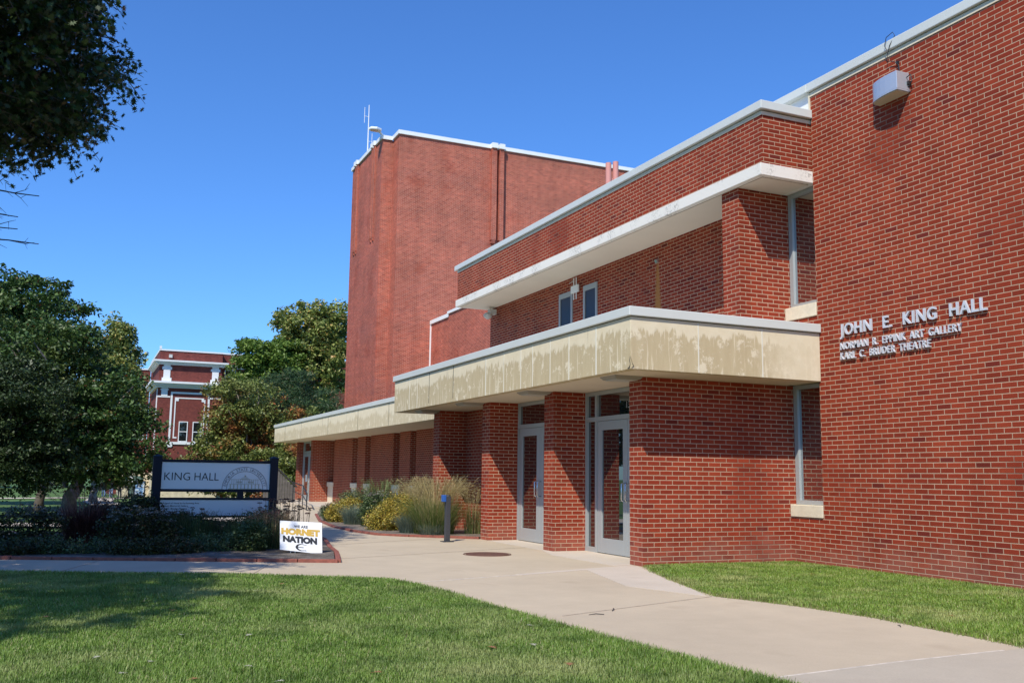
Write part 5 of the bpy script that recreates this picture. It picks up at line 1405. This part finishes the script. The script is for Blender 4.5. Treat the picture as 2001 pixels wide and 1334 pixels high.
M_SKIN = plain('skin', (0.42, 0.24, 0.17), 0.6)
def skin_mesh(name, verts, edges, radii, mat, parent):
    off = wloc(parent)
    me = bpy.data.meshes.new(name)
    me.from_pydata([Vector(v) for v in verts], edges, [])
    ob = bpy.data.objects.new('tmp', me); COL.objects.link(ob)
    sk = ob.modifiers.new('skin', 'SKIN')
    for i, r_ in enumerate(radii):
        me.skin_vertices[0].data[i].radius = (r_, r_) if not isinstance(r_, tuple) else r_
    me.skin_vertices[0].data[0].use_root = True
    sb = ob.modifiers.new('sub', 'SUBSURF'); sb.levels = 1; sb.render_levels = 1
    dg = bpy.context.evaluated_depsgraph_get()
    out = bpy.data.meshes.new_from_object(ob.evaluated_get(dg))
    bpy.data.objects.remove(ob); bpy.data.meshes.remove(me)
    return link_mesh(name, out, mat, parent, smooth=True)
def person(x, y, label, shirt, legs, hair, h=1.72, stride=0.16, face=1, longhair=False, coat=False):
    z = float(hgt(x, y))+0.03
    o = thing('person', label, 'person', (x, y, z), 'people walking by the far building')
    k = h/1.72
    hip, kn, an = 0.92*k, 0.5*k, 0.08*k
    v = [(0, 0, hip), (0, 0, 1.15*k), (0, 0, 1.38*k), (0, 0, 1.50*k), (0, -0.02*face, 1.62*k),
         (0.19*k, 0, 1.38*k), (0.24*k, 0.04, 1.10*k), (0.23*k, -0.08*face, 0.88*k), (-0.19*k, 0, 1.38*k), (-0.24*k, -0.03, 1.10*k), (-0.20*k, -0.14*face, 0.95*k),
         (0.09*k, 0, hip-0.05), (0.10*k, -stride*0.6*face, kn), (0.10*k, -stride*face, an), (0.10*k, -(stride+0.14)*face, 0.03),
         (-0.09*k, 0, hip-0.05), (-0.10*k, stride*0.3*face, kn), (-0.10*k, stride*face, an), (-0.10*k, (stride-0.14)*face, 0.03)]
    e = [(0, 1), (1, 2), (2, 3), (3, 4), (2, 5), (5, 6), (6, 7), (2, 8), (8, 9), (9, 10), (0, 11), (11, 12), (12, 13), (13, 14), (0, 15), (15, 16), (16, 17), (17, 18)]
    rd = [0.125, 0.12, 0.13, 0.05, 0.105, 0.06, 0.045, 0.035, 0.06, 0.045, 0.035, 0.085, 0.06, 0.042, 0.04, 0.085, 0.06, 0.042, 0.04]
    skin_mesh('body', v, e, [r_*k for r_ in rd], M_SKIN, o)
    sv = [v[i] for i in (0, 1, 2, 5, 6, 8, 9)]
    skin_mesh('shirt', sv, [(0, 1), (1, 2), (2, 3), (3, 4), (2, 5), (5, 6)], [(0.19 if coat else 0.155)*k, 0.145*k, 0.155*k, 0.078*k, 0.062*k, 0.078*k, 0.062*k], shirt, o)
    lv = [v[i] for i in (0, 11, 12, 13, 15, 16, 17)]
    skin_mesh('trousers', lv, [(0, 1), (1, 2), (2, 3), (0, 4), (4, 5), (5, 6)], [0.14*k, 0.1*k, 0.075*k, 0.06*k, 0.1*k, 0.075*k, 0.06*k], legs, o)
    hv = [(0, 0.02*face, 1.66*k), (0, 0.05*face, 1.58*k)] + ([(0, 0.09*face, 1.40*k), (0, 0.1*face, 1.2*k)] if longhair else [])
    skin_mesh('hair', hv, [(i, i+1) for i in range(len(hv)-1)], [0.108*k, 0.1*k, 0.1*k, 0.06*k][:len(hv)], hair, o)
M_JEAN = plain('blue_denim', (0.13, 0.22, 0.40), 0.8)
M_PJEAN = plain('pale_denim', (0.28, 0.40, 0.58), 0.8)
M_RED = plain('maroon_cloth', (0.16, 0.03, 0.04), 0.8)
M_DK = plain('dark_cloth', (0.022, 0.022, 0.028), 0.8)
M_HAIR = plain('dark_hair', (0.03, 0.02, 0.015), 0.6)
person(2.32, 104, 'person in a maroon top and blue jeans at the left end of the group', M_RED, M_JEAN, M_HAIR, 1.74)
person(3.02, 105, 'person in a dark top and pale jeans between two other walkers', M_DK, M_PJEAN, M_HAIR, 1.62, 0.1)
person(3.68, 101, 'person all in black with long dark hair, nearest of three walkers', M_DK, M_DK, M_HAIR, 1.70, 0.08, -1, True, True)
